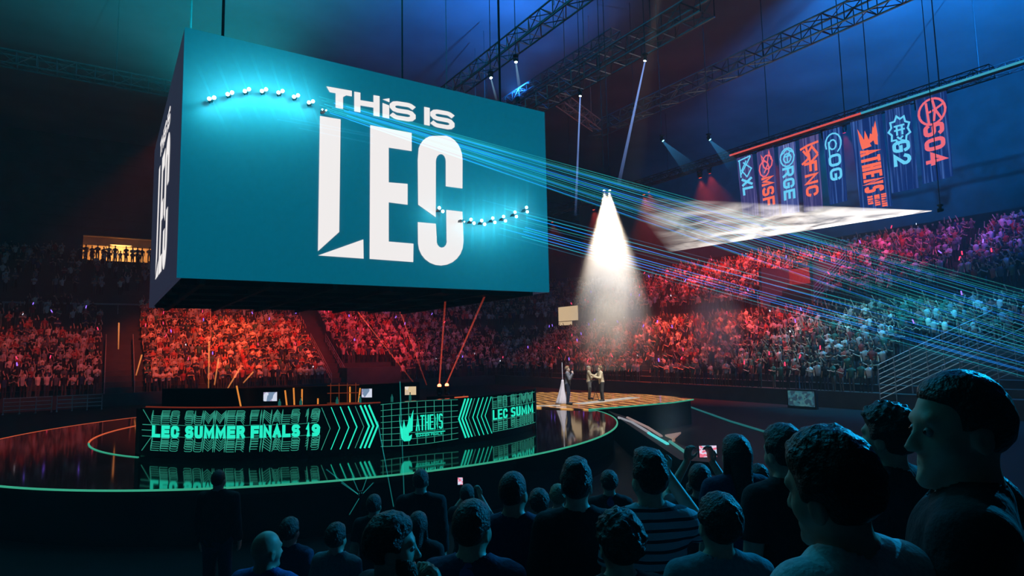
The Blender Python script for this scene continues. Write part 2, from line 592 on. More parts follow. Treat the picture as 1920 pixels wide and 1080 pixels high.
def r_out(t):
    return 11.178 - .048 * math.cos(t) - .392 * math.sin(t) + .106 * math.cos(2 * t) + .177 * math.sin(2 * t)


def r_pod(t):
    return 8.256 + .317 * math.cos(t) - .223 * math.sin(t) - .049 * math.cos(2 * t) - .031 * math.sin(2 * t)


def pol(r, t, z):
    return (SCX + r * math.cos(t), SCY + r * math.sin(t), z)


N = 160
TT = [2 * PI * i / N for i in range(N)]
stage = empty('round_stage', (SCX, SCY, 0), 'large round glossy black stage with a thin green glowing edge line', 'stage')
mb = MB()
vs = [pol(r_out(t), t, SZ) for t in TT] + [pol(r_out(t), t, SZ - .16) for t in TT] + [pol(r_out(t) - .12, t, SZ - .18) for t in TT] + [pol(r_out(t) - .12, t, 0) for t in TT]
mb.add(vs, [tuple(range(N))] + [(i + k * N, i + (k + 1) * N, (i + 1) % N + (k + 1) * N, (i + 1) % N + k * N) for k in range(3) for i in range(N)])
mb.build('deck', M_deck, stage)


def strip(rf, t0, t1, dr, z0, z1, n=120):
    mb = MB()
    ts = np.linspace(t0, t1, n)
    vs = []
    for t in ts:
        r = rf(t)
        vs += [pol(r, t, z0), pol(r + dr, t, z0), pol(r + dr, t, z1), pol(r, t, z1)]
    fs = [(i * 4 + k, i * 4 + (k + 1) % 4, i * 4 + 4 + (k + 1) % 4, i * 4 + 4 + k) for i in range(n - 1) for k in range(4)]
    return mb.add(vs, fs)


strip(r_out, math.radians(-176), math.radians(-5), .05, SZ - .025, SZ + .01).build('edge_light', M_cyan_strip, stage)
strip(r_out, math.radians(100), math.radians(184), .05, SZ - .025, SZ + .01).build('edge_light', M_orange_strip, stage)
strip(r_pod, math.radians(181), math.radians(214), .05, SZ, SZ + .02, 40).build('inner_ring_light', M_cyan_strip, stage)
strip(r_pod, math.radians(140), math.radians(181), .05, SZ, SZ + .02, 40).build('inner_ring_light', M_orange_strip, stage)

# ------------------------------------------------------------------ curved LED barrier on the stage
M_ledface = mat('led_face', (.01, .012, .018), .25)
M_led = glow('led_green', srgb(40, 240, 200), 1.0)
M_ledd = glow('led_green_dim', srgb(55, 165, 140), .75)
_ts = np.radians(np.linspace(-150, -45, 400))
_xs = np.array([to_px(pol(r_pod(t), t, SZ + .75))[0] for t in _ts])


def th(x):
    return float(np.interp(x, _xs, _ts))


T0, T1 = th(262), math.radians(-55)
TH = np.linspace(T0, T1, 70)
ledw = empty('led_barrier', pol(8.3, -PI / 2, SZ), 'curved low LED barrier on the stage showing green lettering and chevrons', 'LED screen')
mb = MB()
prof = [(0, SZ), (-.05, SZ), (-.05, SZ + .14), (0, SZ + .14), (0, SZ + 1.36), (-.25, SZ + 1.36), (-.25, SZ)]
vs = [pol(r_pod(t) + o, t, z) for t in TH for o, z in prof]
k = len(prof)
fs = [(i * k + j, i * k + (j + 1) % k, (i + 1) * k + (j + 1) % k, (i + 1) * k + j) for i in range(len(TH) - 1) for j in range(k)]
fs += [tuple(range(k)), tuple(range((len(TH) - 1) * k, len(TH) * k))]
mb.add(vs, fs)
mb.build('barrier_body', M_ledface, ledw)
E0, E1 = SZ + .18, SZ + 1.33


def fp(x, v, off=.012):
    """a point on the LED face: x read along the curve, v from 0 (bottom) to 1 (top)"""
    t = th(x)
    return pol(r_pod(t) + off, t, E0 + (E1 - E0) * v)


WALL = lambda u, v: fp(u, v)


def led_line(mb, pts, t, n=1):
    """strokes given in (x, v) with x-unit thickness; v scaled so both axes match"""
    q = [(a, b * 72) for a, b in pts]
    ribbon(mb, q, t, lambda u, w: fp(u, w / 72))


F72 = lambda u, w: fp(u, w / 72)
F72b = lambda u, w: fp(u, w / 72, .02)


def words_at(mb, x0, v0, h, w, t, gap, fn, lead, umax=None):
    u = text(mb, 'LEC', x0, v0, w, h, t, gap, fn, umax=umax)
    if lead:
        u = text(mb, 'SUMMER FINALS 19', u + w * .45, v0, w, h, t, gap, fn, umax=umax)
    return u


S = 'LEC SUMMER FINALS 19'
wl = 12.9
gapl = 1.7
tw = text_width(S, 1.0, 1, .13)
wl = 314 / tw
gapl = .13 * wl
mb = MB()
text(mb, S, 286, 24.5, wl, 20.5, 5.9, gapl, F72b)
mb.build('lettering', M_led, ledw)
mb = MB()
for kk in range(5):
    text(mb, S, 285 + (kk - 2) * .6, 46.5 + kk * 3.4, wl, 15 - kk * 1.2, 1.1, gapl, F72)
    text(mb, S, 285 + (kk - 2) * .6, 2.0 + kk * 3.6, wl, 9.5 + kk * .8, 1.1, gapl, F72)
for v in (.36, .63):
    led_line(mb, [(268, v), (286, v)], 1.2)
for v in (.36, .63):
    led_line(mb, [(286 + i * 16, v + (.0 if i % 3 else .01)) for i in range(20)], .7)
led_line(mb, [(268, .98), (285, .64)], 1.2)
led_line(mb, [(268, .02), (285, .35)], 1.2)
led_line(mb, [(267, .5), (284, .5)], 1.2)
mb.build('outline_lettering', M_ledd, ledw)
# right-pointing chevrons
mb, mbd = MB(), MB()
for i, (x, t) in enumerate(((603, 1.2), (621, 1.4), (638, 1.8), (653, 2.2), (666, 1.2), (676, 3.2), (684, 3.4), (692, 3.4))):
    b = mbd if i in (0, 4) else mb
    led_line(b, [(x, .98), (x + 16, .5), (x, .02)], t)
# left-pointing chevrons
for i, (x, t) in enumerate(((872, 3.0), (878, 3.0), (884, 2.2), (890, 1.2), (898, 1.6), (906, 1.4), (914, 1.3), (921, 1.2))):
    b = mbd if i in (3,) else mb
    led_line(b, [(x, .98), (x - 12, .5), (x, .02)], t)
mb.build('chevrons', M_led, ledw)
# grid behind the logo
for x in range(718, 858, 16):
    led_line(mbd, [(x, .0), (x, 1.0)], 1.1)
for j in range(8):
    v0 = j / 7
    led_line(mbd, [(714 + i * 12, v0 + (.05 * (v0 - .5) * math.cos((i / 12 - .5) * PI * 1.2))) for i in range(13)], .9)
mbd.build('grid_lines', M_ledd, ledw)
# city word and crown-like flame mark
mb = MB()
text(mb, 'ATHENS', 779, 22, 7.6, 27, 2.6, 1.0, F72b)
for (a, b, v) in ((779, 833, .235),):
    ribbon(mb, [(a, 17), (b, 17)], 1.6, F72b)
text(mb, 'SUMMER FINALS', 779.5, 11.5, 3.5, 4, .7, .5, F72b)
FL = [(748, 52), (750, 26), (752, 12), (757, 6), (768, 6), (771, 10), (772, 17), (766, 14), (766, 20), (773, 23), (774, 48), (775, 60), (771, 50), (769, 44), (767, 50), (764, 36), (761, 29), (759, 33), (757, 44), (754, 28), (751, 34)]
mb.add([F72b(*p) for p in FL], [tuple(range(len(FL)))])
mb.build('logo', M_led, ledw)
mb = MB()
text(mb, S, 923, 26, 8.4, 19, 3.0, 1.3, F72b, umax=1004)
mb.build('lettering', M_led, ledw)
mb = MB()
for kk in range(5):
    text(mb, S, 923, 48 + kk * 3.2, 8.4, 14 - kk, 1.2, 1.3, F72, umax=1004)
    text(mb, S, 923, 3 + kk * 3.6, 8.4, 9 + kk * .7, 1.2, 1.3, F72, umax=1004)
for v in (.05, .34, .66, .95):
    led_line(mb, [(922 + i * 8, v) for i in range(11)], 1.0)
mb.build('outline_lettering', M_ledd, ledw)
mb = MB()
t = T1
mb.tube([pol(r_pod(t) + .02, t, SZ), pol(r_pod(t) + .02, t, SZ + 1.4)], .035, 6)
mb.build('end_post', M_rail, ledw)
# thin red light line along the barrier's top edge
strip(lambda t: r_pod(t) - .2, T0, th(716), .05, SZ + 1.36, SZ + 1.385, 60).build('top_edge_light', glow('red_edge', (1, .12, .05), .15), ledw)
strip(lambda t: r_pod(t) - .2, th(860), th(885), .05, SZ + 1.36, SZ + 1.385, 12).build('top_edge_light', M_orange_strip, ledw)

# control desk and the gear standing in the pod
mb = MB()
ts = np.linspace(math.radians(-152), math.radians(-84), 40)
prof = [(.75, SZ), (.75, SZ + 1.28), (0, SZ + 1.28), (0, SZ + 1.8), (-.3, SZ + 1.8), (-.3, SZ)]
k = len(prof)
vs = [pol(6.9 + o, t, z) for t in ts for o, z in prof]
mb.add(vs, [(i * k + j, i * k + (j + 1) % k, (i + 1) * k + (j + 1) % k, (i + 1) * k + j) for i in range(len(ts) - 1) for j in range(k)] + [tuple(range(k)), tuple(range((len(ts) - 1) * k, len(ts) * k))])
desk = mb.build('control_desk', M_black)
tag(desk, 'long curved black control desk standing behind the LED barrier', 'desk')
strip(lambda t: 6.86, math.radians(-150), math.radians(-110), .03, SZ + 1.8, SZ + 1.815, 30).build('edge_line', mat('desk_edge', (.3, .06, .05), .4), desk)
M_scr = None


def screen_mat(name, pairs):
    m = mat(name, (.02, .02, .02), .3)
    nt = m.node_tree
    b = nt.nodes['Principled BSDF']
    tc = nt.nodes.new('ShaderNodeTexCoord')
    mp = nt.nodes.new('ShaderNodeMapping')
    mp.inputs['Scale'].default_value = (4, 4, 4)
    nz = nt.nodes.new('ShaderNodeTexVoronoi')
    nz.inputs['Scale'].default_value = 1.6
    nt.links.new(tc.outputs['Object'], mp.inputs['Vector'])
    nt.links.new(mp.outputs[0], nz.inputs['Vector'])
    rp = nt.nodes.new('ShaderNodeValToRGB')
    rp.color_ramp.interpolation = 'CONSTANT'
    els = rp.color_ramp.elements
    els[0].color = (*pairs[0], 1)
    els[1].position, els[1].color = .45, (*pairs[1], 1)
    e = els.new(.7)
    e.color = (*pairs[2], 1)
    nt.links.new(nz.outputs['Color'], rp.inputs['Fac'])
    nt.links.new(rp.outputs['Color'], b.inputs['Emission Color'])
    b.inputs['Emission Strength'].default_value = .9
    return m


M_scr = screen_mat('monitor_picture', ((.75, .8, .95), (.5, .4, .6), (.2, .3, .45)))
M_scr2 = screen_mat('monitor_picture_warm', ((.8, .6, .35), (.7, .55, .4), (.9, .8, .7)))
fwd = np.array([ROT[0] @ [0, 0, -1], ROT[1] @ [0, 0, -1], 0])
fwd /= np.linalg.norm(fwd)
sidev = np.array([fwd[1], -fwd[0], 0])
UPV = np.array([0, 0, 1.0])


def on_desk(x, dz=0.0, r=7.3):
    tt = np.radians(np.linspace(-160, -40, 300))
    xs = [to_px(pol(r, t, SZ + 1.28))[0] for t in tt]
    t = float(np.interp(x, xs, tt))
    return np.array(pol(r, t, SZ + 1.28 + dz))


for i, (x, w, m, lab) in enumerate(((507, .19, M_scr, 'leftmost small lit monitor on the black control desk'), (688, .15, M_scr, 'middle small lit monitor on the control desk, beside the orange frame'),
                                   (770, .17, M_scr2, 'small warm-coloured lit monitor at the right end of the control desk'))):
    p = on_desk(x)
    root = empty('monitor', tuple(p), lab, 'monitor')
    b = MB()
    b.obox(p + UPV * .30, sidev * (w + .02), fwd * .02, UPV * .15)
    b.build('case', M_black, root)
    b = MB()
    b.obox(p + UPV * .30 - fwd * .024, sidev * w, fwd * .004, UPV * .125)
    b.build('screen', m, root)
    b = MB()
    b.obox(p + UPV * .08, sidev * .03, fwd * .02, UPV * .08)
    b.obox(p + UPV * .008, sidev * .12, fwd * .08, UPV * .008)
    b.build('foot', M_black, root)
M_obar = glow('orange_tube', (1, .32, .05), .75)  # bars given a glow of their own, not known to be lamps
for i, (x, lean, h, dz) in enumerate(((452, -.14, .62, -.35), (538, -.06, .46, .0), (552, -.03, .52, -.02), (566, .0, .48, -.12), (656, 0, .5, .05), (672, .05, .45, .02), (596, 0, .2, .3))):
    p = on_desk(x, 0, 7.2)
    b = MB()
    b.tube([p + sidev * lean + UPV * h, p], .022, 8)
    b.build('tube', M_obar, root := empty('light_tube', tuple(p), ['orange light tube leaning left, alone at the left of the monitors', 'first upright orange light tube right of the left monitor', 'second upright orange light tube right of the left monitor',
            'third upright orange light tube right of the left monitor', 'thick upright orange light tube right of the orange grid frame', 'slightly tilted orange light tube beside the middle monitor',
            'short orange light tube left of the orange grid frame'][i], 'light'))
    b = MB()
    b.lathe([(.05, 0), (.05, .03), (.03, .04)], p, n=8)
    b.build('base', M_black, root)
p0 = on_desk(620)
b = MB()
for k in range(4):
    q = p0 + sidev * (.24 * k)
    b.tube([q, q + UPV * .62], .012, 5)
for zz in (.06, .34, .56):
    b.tube([p0 - sidev * .1 + UPV * zz, p0 + sidev * .82 + UPV * zz], .012, 5)
tag(b.build('grid_frame', mat('orange_pipe', (.7, .16, .06), .5, emit=(1, .16, .05), strength=.12)), 'thin orange pipe grid frame standing on the control desk', 'frame')
M_bottle = mat('teal_bottle', (.05, .5, .5), .3, emit=(.05, .6, .5), strength=.15)
for i, (x, lab) in enumerate(((524, 'teal bottle right of the leftmost monitor'), (564, 'teal bottle beside the upright orange light tubes'), (632, 'teal bottle in front of the orange grid frame'),
                              (675, 'teal bottle below the middle monitor'), (735, 'teal bottle left of the warm-coloured monitor'), (769, 'teal bottle below the warm-coloured monitor'))):
    p = on_desk(x, 0, 7.5)
    b = MB()
    b.lathe([(.035, 0), (.04, .02), (.04, .15), (.016, .2), (.016, .24)], p, n=8)
    bt = tag(b.build('bottle', M_bottle), lab + ' on the control desk', 'bottle')
    b = MB()
    b.lathe([(.019, .24), (.019, .265)], p, n=8)
    b.build('cap', M_black, bt)
# equipment rack with the two red lamps
p = on_desk(836, -1.28, 6.3)
b = MB()
b.obox(p + UPV * .63, sidev * .6, fwd * .4, UPV * .63)
b.obox(p + UPV * .75 - fwd * .41, sidev * .53, fwd * .02, UPV * .42)
tag(b.build('equipment_case', M_black), 'black equipment case behind the LED barrier carrying two red lamps', 'case')
M_redlens = glow('red_lens', (1, .14, .06), 9, False)
LAMP_RED = []
for i, (x, nm) in enumerate(((824, 'left'), (838, 'right'))):
    q = on_desk(x, -.02, 6.2)
    root = empty('beam_lamp', tuple(q), '%s one of two small red beam lamps on the black equipment case' % nm, 'lamp')
    b = MB()
    b.lathe([(.07, 0), (.07, .05), (.03, .06)], q, n=10)
    b.box(q - np.array([.09, .03, -.05]), q + np.array([-.06, .03, .25]))
    b.box(q + np.array([.06, -.03, .05]), q + np.array([.09, .03, .25]))
    b.build('yoke', M_dsteel, root)
    b = MB()
    b.lathe([(.05, .1), (.065, .14), (.065, .3), (.055, .31)], q, n=12)
    b.build('body', M_dsteel, root)
    b = MB()
    b.ball(q + UPV * .33, .07, 10)
    b.build('lens', M_redlens, root)
    LAMP_RED.append(q + UPV * .4)

# ------------------------------------------------------------------ walkways
M_gold = mat('gold_pattern_floor', (.02, .018, .016), .12, spec=.8)
nt = M_gold.node_tree
bs = nt.nodes['Principled BSDF']
tc = nt.nodes.new('ShaderNodeTexCoord')
wv = nt.nodes.new('ShaderNodeTexWave')
wv.inputs['Scale'].default_value = .55
wv.inputs['Distortion'].default_value = 5
wv.inputs['Detail'].default_value = 1.5
wv.inputs['Detail Scale'].default_value = 1.3
nt.links.new(tc.outputs['Object'], wv.inputs['Vector'])
rp = nt.nodes.new('ShaderNodeValToRGB')
rp.color_ramp.elements[0].position, rp.color_ramp.elements[0].color = .42, (.012, .008, .006, 1)
rp.color_ramp.elements[1].position, rp.color_ramp.elements[1].color = .7, (.75, .36, .10, 1)
nt.links.new(wv.outputs['Fac'], rp.inputs['Fac'])
nt.links.new(rp.outputs['Color'], bs.inputs['Emission Color'])
bs.inputs['Emission Strength'].default_value = .9
P2 = [onz(x, y, SZ + .05) for x, y in ((985, 736), (1060, 735), (1150, 737), (1240, 741), (1300, 748), (1262, 754), (1180, 761), (1105, 767), (1040, 765), (985, 763))]
walk = empty('walkway', tuple(P2[4]), 'gold-patterned LED walkway running back from the round stage, performers on it', 'walkway')
b = MB()
b.slab(P2, (0, 0, -.045))
b.build('led_deck', M_gold, walk)
b = MB()
c = sum(P2) / len(P2)
sk = []
for a, d in zip(P2, P2[1:] + P2[:1]):
    for t in np.linspace(0, 1, 8)[:-1]:
        p = c + (a + (d - a) * t - c) * .97
        v = p[:2] - np.array([SCX, SCY])
        an = math.atan2(v[1], v[0])
        if np.hypot(*v) < r_out(an) + .04:
            p[:2] = np.array([SCX, SCY]) + v / np.hypot(*v) * (r_out(an) + .04)
        sk.append(p - UPV * .05)
b.slab(sk, (0, 0, -1.19))
b.build('skirt', M_black, walk)
M_wst = glow('white_stripe', (.95, .85, .75), .55)
b = MB()
for pts, w in (([(1085, 757), (1130, 752), (1190, 745)], .35), ([(1004, 761), (1050, 760)], .2)):
    q = [onz(x, y, SZ + .056) for x, y in pts]
    for a, d in zip(q[:-1], q[1:]):
        n_ = np.cross(d - a, UPV)
        n_ = n_ / np.linalg.norm(n_) * w
        b.slab([a + n_, d + n_, d - n_, a - n_], (0, 0, .004))
    b.build('white_stripe', M_wst, walk)
    b = MB()
b = MB()
q = [onz(x, y, SZ + .03) for x, y in ((1104, 768), (1180, 762), (1262, 755), (1300, 749))]
b.tube(q, .035, 6)
b.build('edge_light', M_cyan_strip, walk)
# side catwalk
cat_ = empty('catwalk', tuple(onz(1240, 815, 0)), 'dark low catwalk with white and cyan edge lights, right of the round stage', 'walkway')
P3 = [onz(x, y, 1.1) for x, y in ((1140, 770), (1178, 783), (1345, 868), (1275, 862))]
b = MB()
b.slab(P3, (0, 0, -.3))
b.build('deck', M_black, cat_)
b = MB()
c = sum(P3) / 4
b.slab([c + (p - c) * .93 - UPV * .3 for p in P3], (0, 0, -.8))
b.build('skirt', M_black, cat_)
for pts, m_ in (([(1160, 783), (1185, 792), (1218, 812)], glow('edge_pale', (.6, .62, .7), .45)), ([(1176, 783), (1215, 802), (1240, 818)], glow('edge_pink', (.6, .4, .38), .5)),
                ([(1216, 812), (1252, 833)], glow('edge_cyan', (.1, .75, .75), .9)), ([(1256, 828), (1290, 852)], glow('edge_cyan_dim', (.1, .5, .45), .5))):
    b = MB()
    b.tube([onz(x, y, 1.115) for x, y in pts], .05, 6)
    b.build('edge_light', m_, cat_)
b = MB()
q = [onz(x, y, .06) for x, y in ((1246, 756), (1268, 754), (1300, 765), (1370, 790), (1440, 811))]
b.tube(q, .05, 6)
tag(b.build('floor_light_strip', glow('strip_dim', (.04, .42, .45), .28)), 'long dim cyan light strip on the floor right of the walkway', 'light')
b = MB()
q = [onz(x, y, 1.25) for x, y in ((1247, 818), (1277, 813), (1263, 825))]
b.slab(q, (0, 0, .05))
b.tube([sum(q) / 3 + UPV * 0, (sum(q) / 3)[:2].tolist() + [1.105]], .05, 6)
tag(b.build('side_table', mat('pinkish_board', (.75, .5, .42), .6, emit=(.8, .42, .3), strength=.3)), 'small pink triangular table top beside the catwalk', 'table')  # triangular sign; its pink glow is put into the material
# lighting desk screen box and dark boards at the foot of the side stand
b = MB()
pa, pb = onX(1480, 782, 35.5), onX(1534, 778, 35.5)
b.box((35.4, pb[1], 0), (35.6, pa[1], 1.15))
bd = tag(b.build('advert_board', M_dsteel), 'dim bluish picture board on the floor at the foot of the side stand', 'sign')
b = MB()
b.box((35.34, pb[1] + .1, .15), (35.4, pa[1] - .1, 1.05))
b.build('picture', screen_mat('board_picture', ((.03, .12, .16), (.02, .05, .08), (.05, .16, .18))), bd)
# ------------------------------------------------------------------ hanging screen cube
CX0, CX1, CY0, CY1, CZ0, CZ1 = 1.35, 12.13, 16.2, 27.0, 5.8, 11.9
M_screen = mat('screen_teal', (.25, .27, .28), .5, vary=.05, emit=srgb(0, 86, 110), strength=1.0)
M_side = mat('screen_slate', (.05, .05, .06), .6, emit=srgb(38, 40, 58), strength=1.0)  # dim slate put in for the panels' fading at a flat viewing angle
M_white = glow('screen_white', (.90, .86, .85), 1.0)
cube = empty('screen_cube', ((CX0 + CX1) / 2, (CY0 + CY1) / 2, CZ0), 'huge hanging video cube above the stage with a teal front reading THIS IS LEC', 'video screen')
mb = MB()
mb.box((CX0 + .12, CY0 + .12, CZ0 + .05), (CX1 - .12, CY1 - .12, CZ1 - .1))
for x in np.arange(CX0 + .5, CX1 - .3, 1.6):  # beams of the frame under the cube
    mb.box((x, CY0 + .15, CZ0 - .12), (x + .12, CY1 - .15, CZ0 + .05))
for y in np.arange(CY0 + 1, CY1 - .5, 2.2):
    mb.box((CX0 + .15, y, CZ0 - .06), (CX1 - .15, y + .1, CZ0 + .05))
mb.build('frame', M_black, cube)
fs_ = MB().box((CX0, CY0, CZ0), (CX1, CY0 + .1, CZ1)).build('front_screen', M_screen, cube)
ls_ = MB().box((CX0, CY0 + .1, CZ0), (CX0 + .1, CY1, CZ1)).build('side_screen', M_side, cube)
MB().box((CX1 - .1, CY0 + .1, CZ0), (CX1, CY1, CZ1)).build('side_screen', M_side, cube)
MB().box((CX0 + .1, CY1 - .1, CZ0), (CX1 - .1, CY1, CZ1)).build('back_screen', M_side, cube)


def sp(pts, fn, mb, off=.012):
    q = [fn(x, y) for x, y in pts]
    mb.add(q, [tuple(range(len(q)))])


def ear(mb, pts, fn):
    """adds a polygon that may be concave, as one face"""
    mb.add([fn(x, y) for x, y in pts], [tuple(range(len(pts)))])


def front(x, y):
    p = onY(x, y, CY0)
    return (p[0], CY0 - .012, p[2])


def side(x, y):
    p = onY(x, y, CY0)
    return (CX0 - .012, CY1 - (p[0] - CX0), p[2])


def qarc(cx, cy, rx, ry, a0, a1, n=8):
    return [(cx + rx * math.cos(math.radians(a0 + (a1 - a0) * i / n)), cy - ry * math.sin(math.radians(a0 + (a1 - a0) * i / n))) for i in range(n + 1)]


BIG = [
    [(599.6, 217.5), (638.5, 224), (635.8, 435), (596, 471)], [(596.5, 479), (681, 449), (681.5, 485)],
    [(694, 235), (771.6, 249.5), (771.6, 283.5), (728.6, 277), (728.6, 342), (764, 345), (764, 384), (728.6, 379.5), (728.6, 453), (775, 457), (774.5, 491.5), (692.8, 485.5)],
    [(783.7, 384), (783, 300)] + qarc(812, 290, 29, 35, 160, 90, 5) + qarc(830, 300, 37, 46, 80, 0, 6) + [(866.8, 353.5), (835.5, 349.5), (835.5, 303)] + qarc(826.3, 303, 9.3, 14, 20, 160, 6) + [(817, 303), (816.7, 407.5)],
    [(783, 416.5), (783.5, 455)] + qarc(826, 455, 42.5, 43, 182, 360, 12) + [(868.8, 450), (866.8, 397), (836.4, 393.5), (837, 450)] + qarc(828, 452, 9.5, 12.5, 350, 190, 6) + [(818.5, 445), (817, 419.5)],
]


def quadmap(fn, q):
    """u, v in the unit square (v up) to pixels inside the quad bottom-left, bottom-right, top-right, top-left"""
    bl, br, tr, tl = (np.array(p, float) for p in q)
    return lambda u, v: fn(*(bl * (1 - u) * (1 - v) + br * u * (1 - v) + tr * u * v + tl * (1 - u) * v))


def this_is(mb, fn):
    ear(mb, [(611.5, 162), (659.5, 170.5), (659.5, 181), (649, 179), (629, 190), (629, 175), (618, 173)], fn)
    ear(mb, [(629, 183.5), (643, 176), (643, 204.5), (629, 202)], fn)
    ear(mb, [(664, 172), (675.5, 174), (675.5, 188), (700, 192), (700, 178.5), (711.5, 180.5), (711.5, 219), (700, 217), (700, 202), (675.5, 198), (675.5, 211), (664, 209)], fn)
    ear(mb, [(717, 186.5), (730, 184.5), (730, 192)], fn)
    ear(mb, [(717, 193), (729.5, 198), (729.5, 222.5), (717, 220)], fn)
    for q in (((732, 222.5), (777.5, 230), (777.5, 195), (732, 188)), ((808, 237), (850.5, 245), (850.5, 211), (808, 203.5))):
        f2 = quadmap(fn, q)
        tw_ = .235
        for st in GL['S']:
            ribbon(mb, [(tw_ / 3.4 + p[0] * (1 - tw_ / 1.7), tw_ / 2 + p[1] * (1 - tw_)) for p in st], tw_ * .98, f2)
    ear(mb, [(795, 200.5), (805.5, 202.5), (805.5, 236), (795, 234)], fn)


for fn, par in ((front, fs_), (side, ls_)):
    mb = MB()
    for p in BIG:
        ear(mb, p, fn)
    this_is(mb, fn)
    o = mb.build('lettering', M_white, par)
    o.matrix_parent_inverse = Matrix.Translation(-cube.location)
    o.parent = par
    o.matrix_parent_inverse = Matrix.Identity(4)
    o.location = (0, 0, 0)
for x in (CX0 + 1, CX1 - 1):
    for y in (CY0 + 1.2, CY1 - 1.2):
        mb = MB()
        mb.tube([(x, y, CZ1 - .1), (x, y, 28)], .04, 6)
        mb.build('suspension_cable', M_dsteel, cube)

# paired glowing dots, built as lamps with added mounts on the cube's face
M_cl = mat('halo_glass', (.9, .95, 1), .2, emit=(.55, .97, 1), strength=9)
M_cl.cycles.emission_sampling = 'NONE'
UP_L = [(397, 184, 25), (431, 175, 32), (463, 169, 36), (495, 169, 34), (526, 172, 32), (555, 180, 30), (583, 191, 26), (608, 206, 0)]
LO_L = [(827, 393, -40), (868, 413, -40), (886, 415, -44), (906, 417, -46), (926, 413, -60), (946, 410, -64), (967, 402, -70), (988, 393, -80)]
LAMP_POS = []
for grp, L in (('upper', UP_L), ('lower', LO_L)):
    for i, (x, y, ang) in enumerate(L):
        p = onY(x, y, CY0 - .30)
        small = (grp == 'upper' and i == 7) or (grp == 'lower' and i in (1,))
        nm = ['first', 'second', 'third', 'fourth', 'fifth', 'sixth', 'seventh', 'eighth'][i]
        root = empty('twin_lamp', tuple(p), '%s cyan twin lamp from the left in the %s arc on the big screen' % (nm, grp), 'lamp')
        a = math.radians(ang if grp == 'upper' else ang)
        dv = np.array([math.cos(a), 0, math.sin(a)]) * (.058 if not small else .05) * (1 if grp == 'upper' else 1.25)
        b = MB()
        b.obox(p + np.array([0, .12, 0]), np.array([.05, 0, 0]), np.array([0, .09, 0]), np.array([0, 0, .03]))
        b.tube([p + np.array([0, .2, 0]), p + np.array([0, .3, 0])], .02, 6)
        b.build('housing', M_dsteel, root)
        for s_ in (-1, 1):
            b = MB()
            r_ = .022 if small else .047
            b.ball(p + dv * s_, r_, 10)
            b.build('lens', M_cl, root)
        LAMP_POS.append((grp, p, small))
        if not small:
            light('POINT', 'twin_lamp_light', tuple(p + np.array([0, -.35, 0])), None, 24 if grp == 'upper' else 16, (.02, .75, 1.0), .05)

# ------------------------------------------------------------------ laser fans
M_lasB = beam_mat('laser_blue', (.01, .25, .9), .52, .4)
M_lasC = beam_mat('laser_cyan', (.02, .42, .55), .40, .45)
M_lasT = beam_mat('laser_teal', (.02, .36, .36), .27, .6)
M_lasD = beam_mat('laser_dim', (.03, .2, .34), .17, .5)


def end_at(x, y):
    """where a beam meets the side stand"""
    for off in (0, 2, 4, 6, 8, 10, 13, 16):
        p = onX(x, y, SIDE_X + off)
        if off > 9:
            zt = 7.0 + (off - 9.6) * .58
        else:
            zt = 1 + off * .5
        if p[2] < zt + 1.5:
            break
    return p


def rate(y0, x0, slope, x):
    return y0 + slope * (x - x0)


cnt = 0
NU = 22
for i in range(NU):
    f_ = i / (NU - 1)
    f_ = min(1, max(0, f_ + .02 * math.sin(i * 7.3)))
    y1, y2 = 297 + 54 * f_, 503 + 107 * f_
    sl = (y2 - y1) / 750
    x0 = 598 + (i * 37 % 60)
    mi = (1, 2, 2, 1, 0, 2, 1, 3, 0, 2, 1, 0)[i % 12] if i > 1 else 2
    a, b_ = onY(x0, y1 - sl * (1020 - x0), CY0 - .35), end_at(1990, y1 + sl * 970)
    beam('laser_beam', a, b_, (.011, .011, .010, .010)[mi], .020, (M_lasB, M_lasC, M_lasT, M_lasD)[mi],
         'thin cyan laser beam of the upper fan from the big screen', 'upper fan of laser beams', 'laser beam')
for i, (y1, y2, mi) in enumerate(((405, 600, 3), (411, 610, 1), (417, 622, 0), (428, 628, 3), (436, 640, 0), (440, 645, 1), (444, 652, 0), (450, 655, 0), (455, 664, 1), (462, 668, 3), (424, 616, 2))):
    sl = (y2 - y1) / 750
    x0 = 905 + (i * 41 % 85)
    a, b_ = onY(x0, y1 - sl * (1020 - x0), CY0 - .35), end_at(1990, y1 + sl * 970)
    beam('laser_beam', a, b_, .012, .022, (M_lasB, M_lasC, M_lasT, M_lasD)[mi],
         'thin blue laser beam of the lower fan from the lower lamp arc', 'lower fan of laser beams', 'laser beam')
for x0, y0, sl in ((520, 224, .18), (545, 222, .20), (560, 240, .21)):
    a, b_ = onY(x0, y0, CY0 - .3), onY(700, y0 + sl * (700 - x0), CY0 - .32)
    beam('laser_beam', a, b_, .012, .016, M_lasD, 'short faint blue laser streak on the big screen left of the letters', 'short laser streaks on the screen', 'laser beam')
# soft streaks of the twin lamps
M_streak = beam_mat('lamp_streak', (.02, .5, .62), .10, 0.0)
for i, (x, y, ang) in enumerate(UP_L[:7]):
    for dx, dy, k in ((-32 + 2 * i, -74, 'up'), (30 - i, 66, 'down')):
        beam('light_streak', onY(x, y, CY0 - .32), onY(x + dx, y + dy, CY0 - .34), .018, .05, M_streak, 'soft cyan light streak from the upper lamp arc on the screen', 'streaks of the upper lamp arc', 'light beam')
for i, (x, y, ang) in enumerate(LO_L):
    for dx, dy in ((2, -62 - 6 * (i % 3)), (0, 50 + 5 * (i % 3))):
        beam('light_streak', onY(x, y, CY0 - .32), onY(x + dx, y + dy, CY0 - .34), .022, .06, M_streak, 'soft upright cyan light streak from the lower lamp arc on the screen', 'streaks of the lower lamp arc', 'light beam')

# ------------------------------------------------------------------ stage light fixtures and trusses


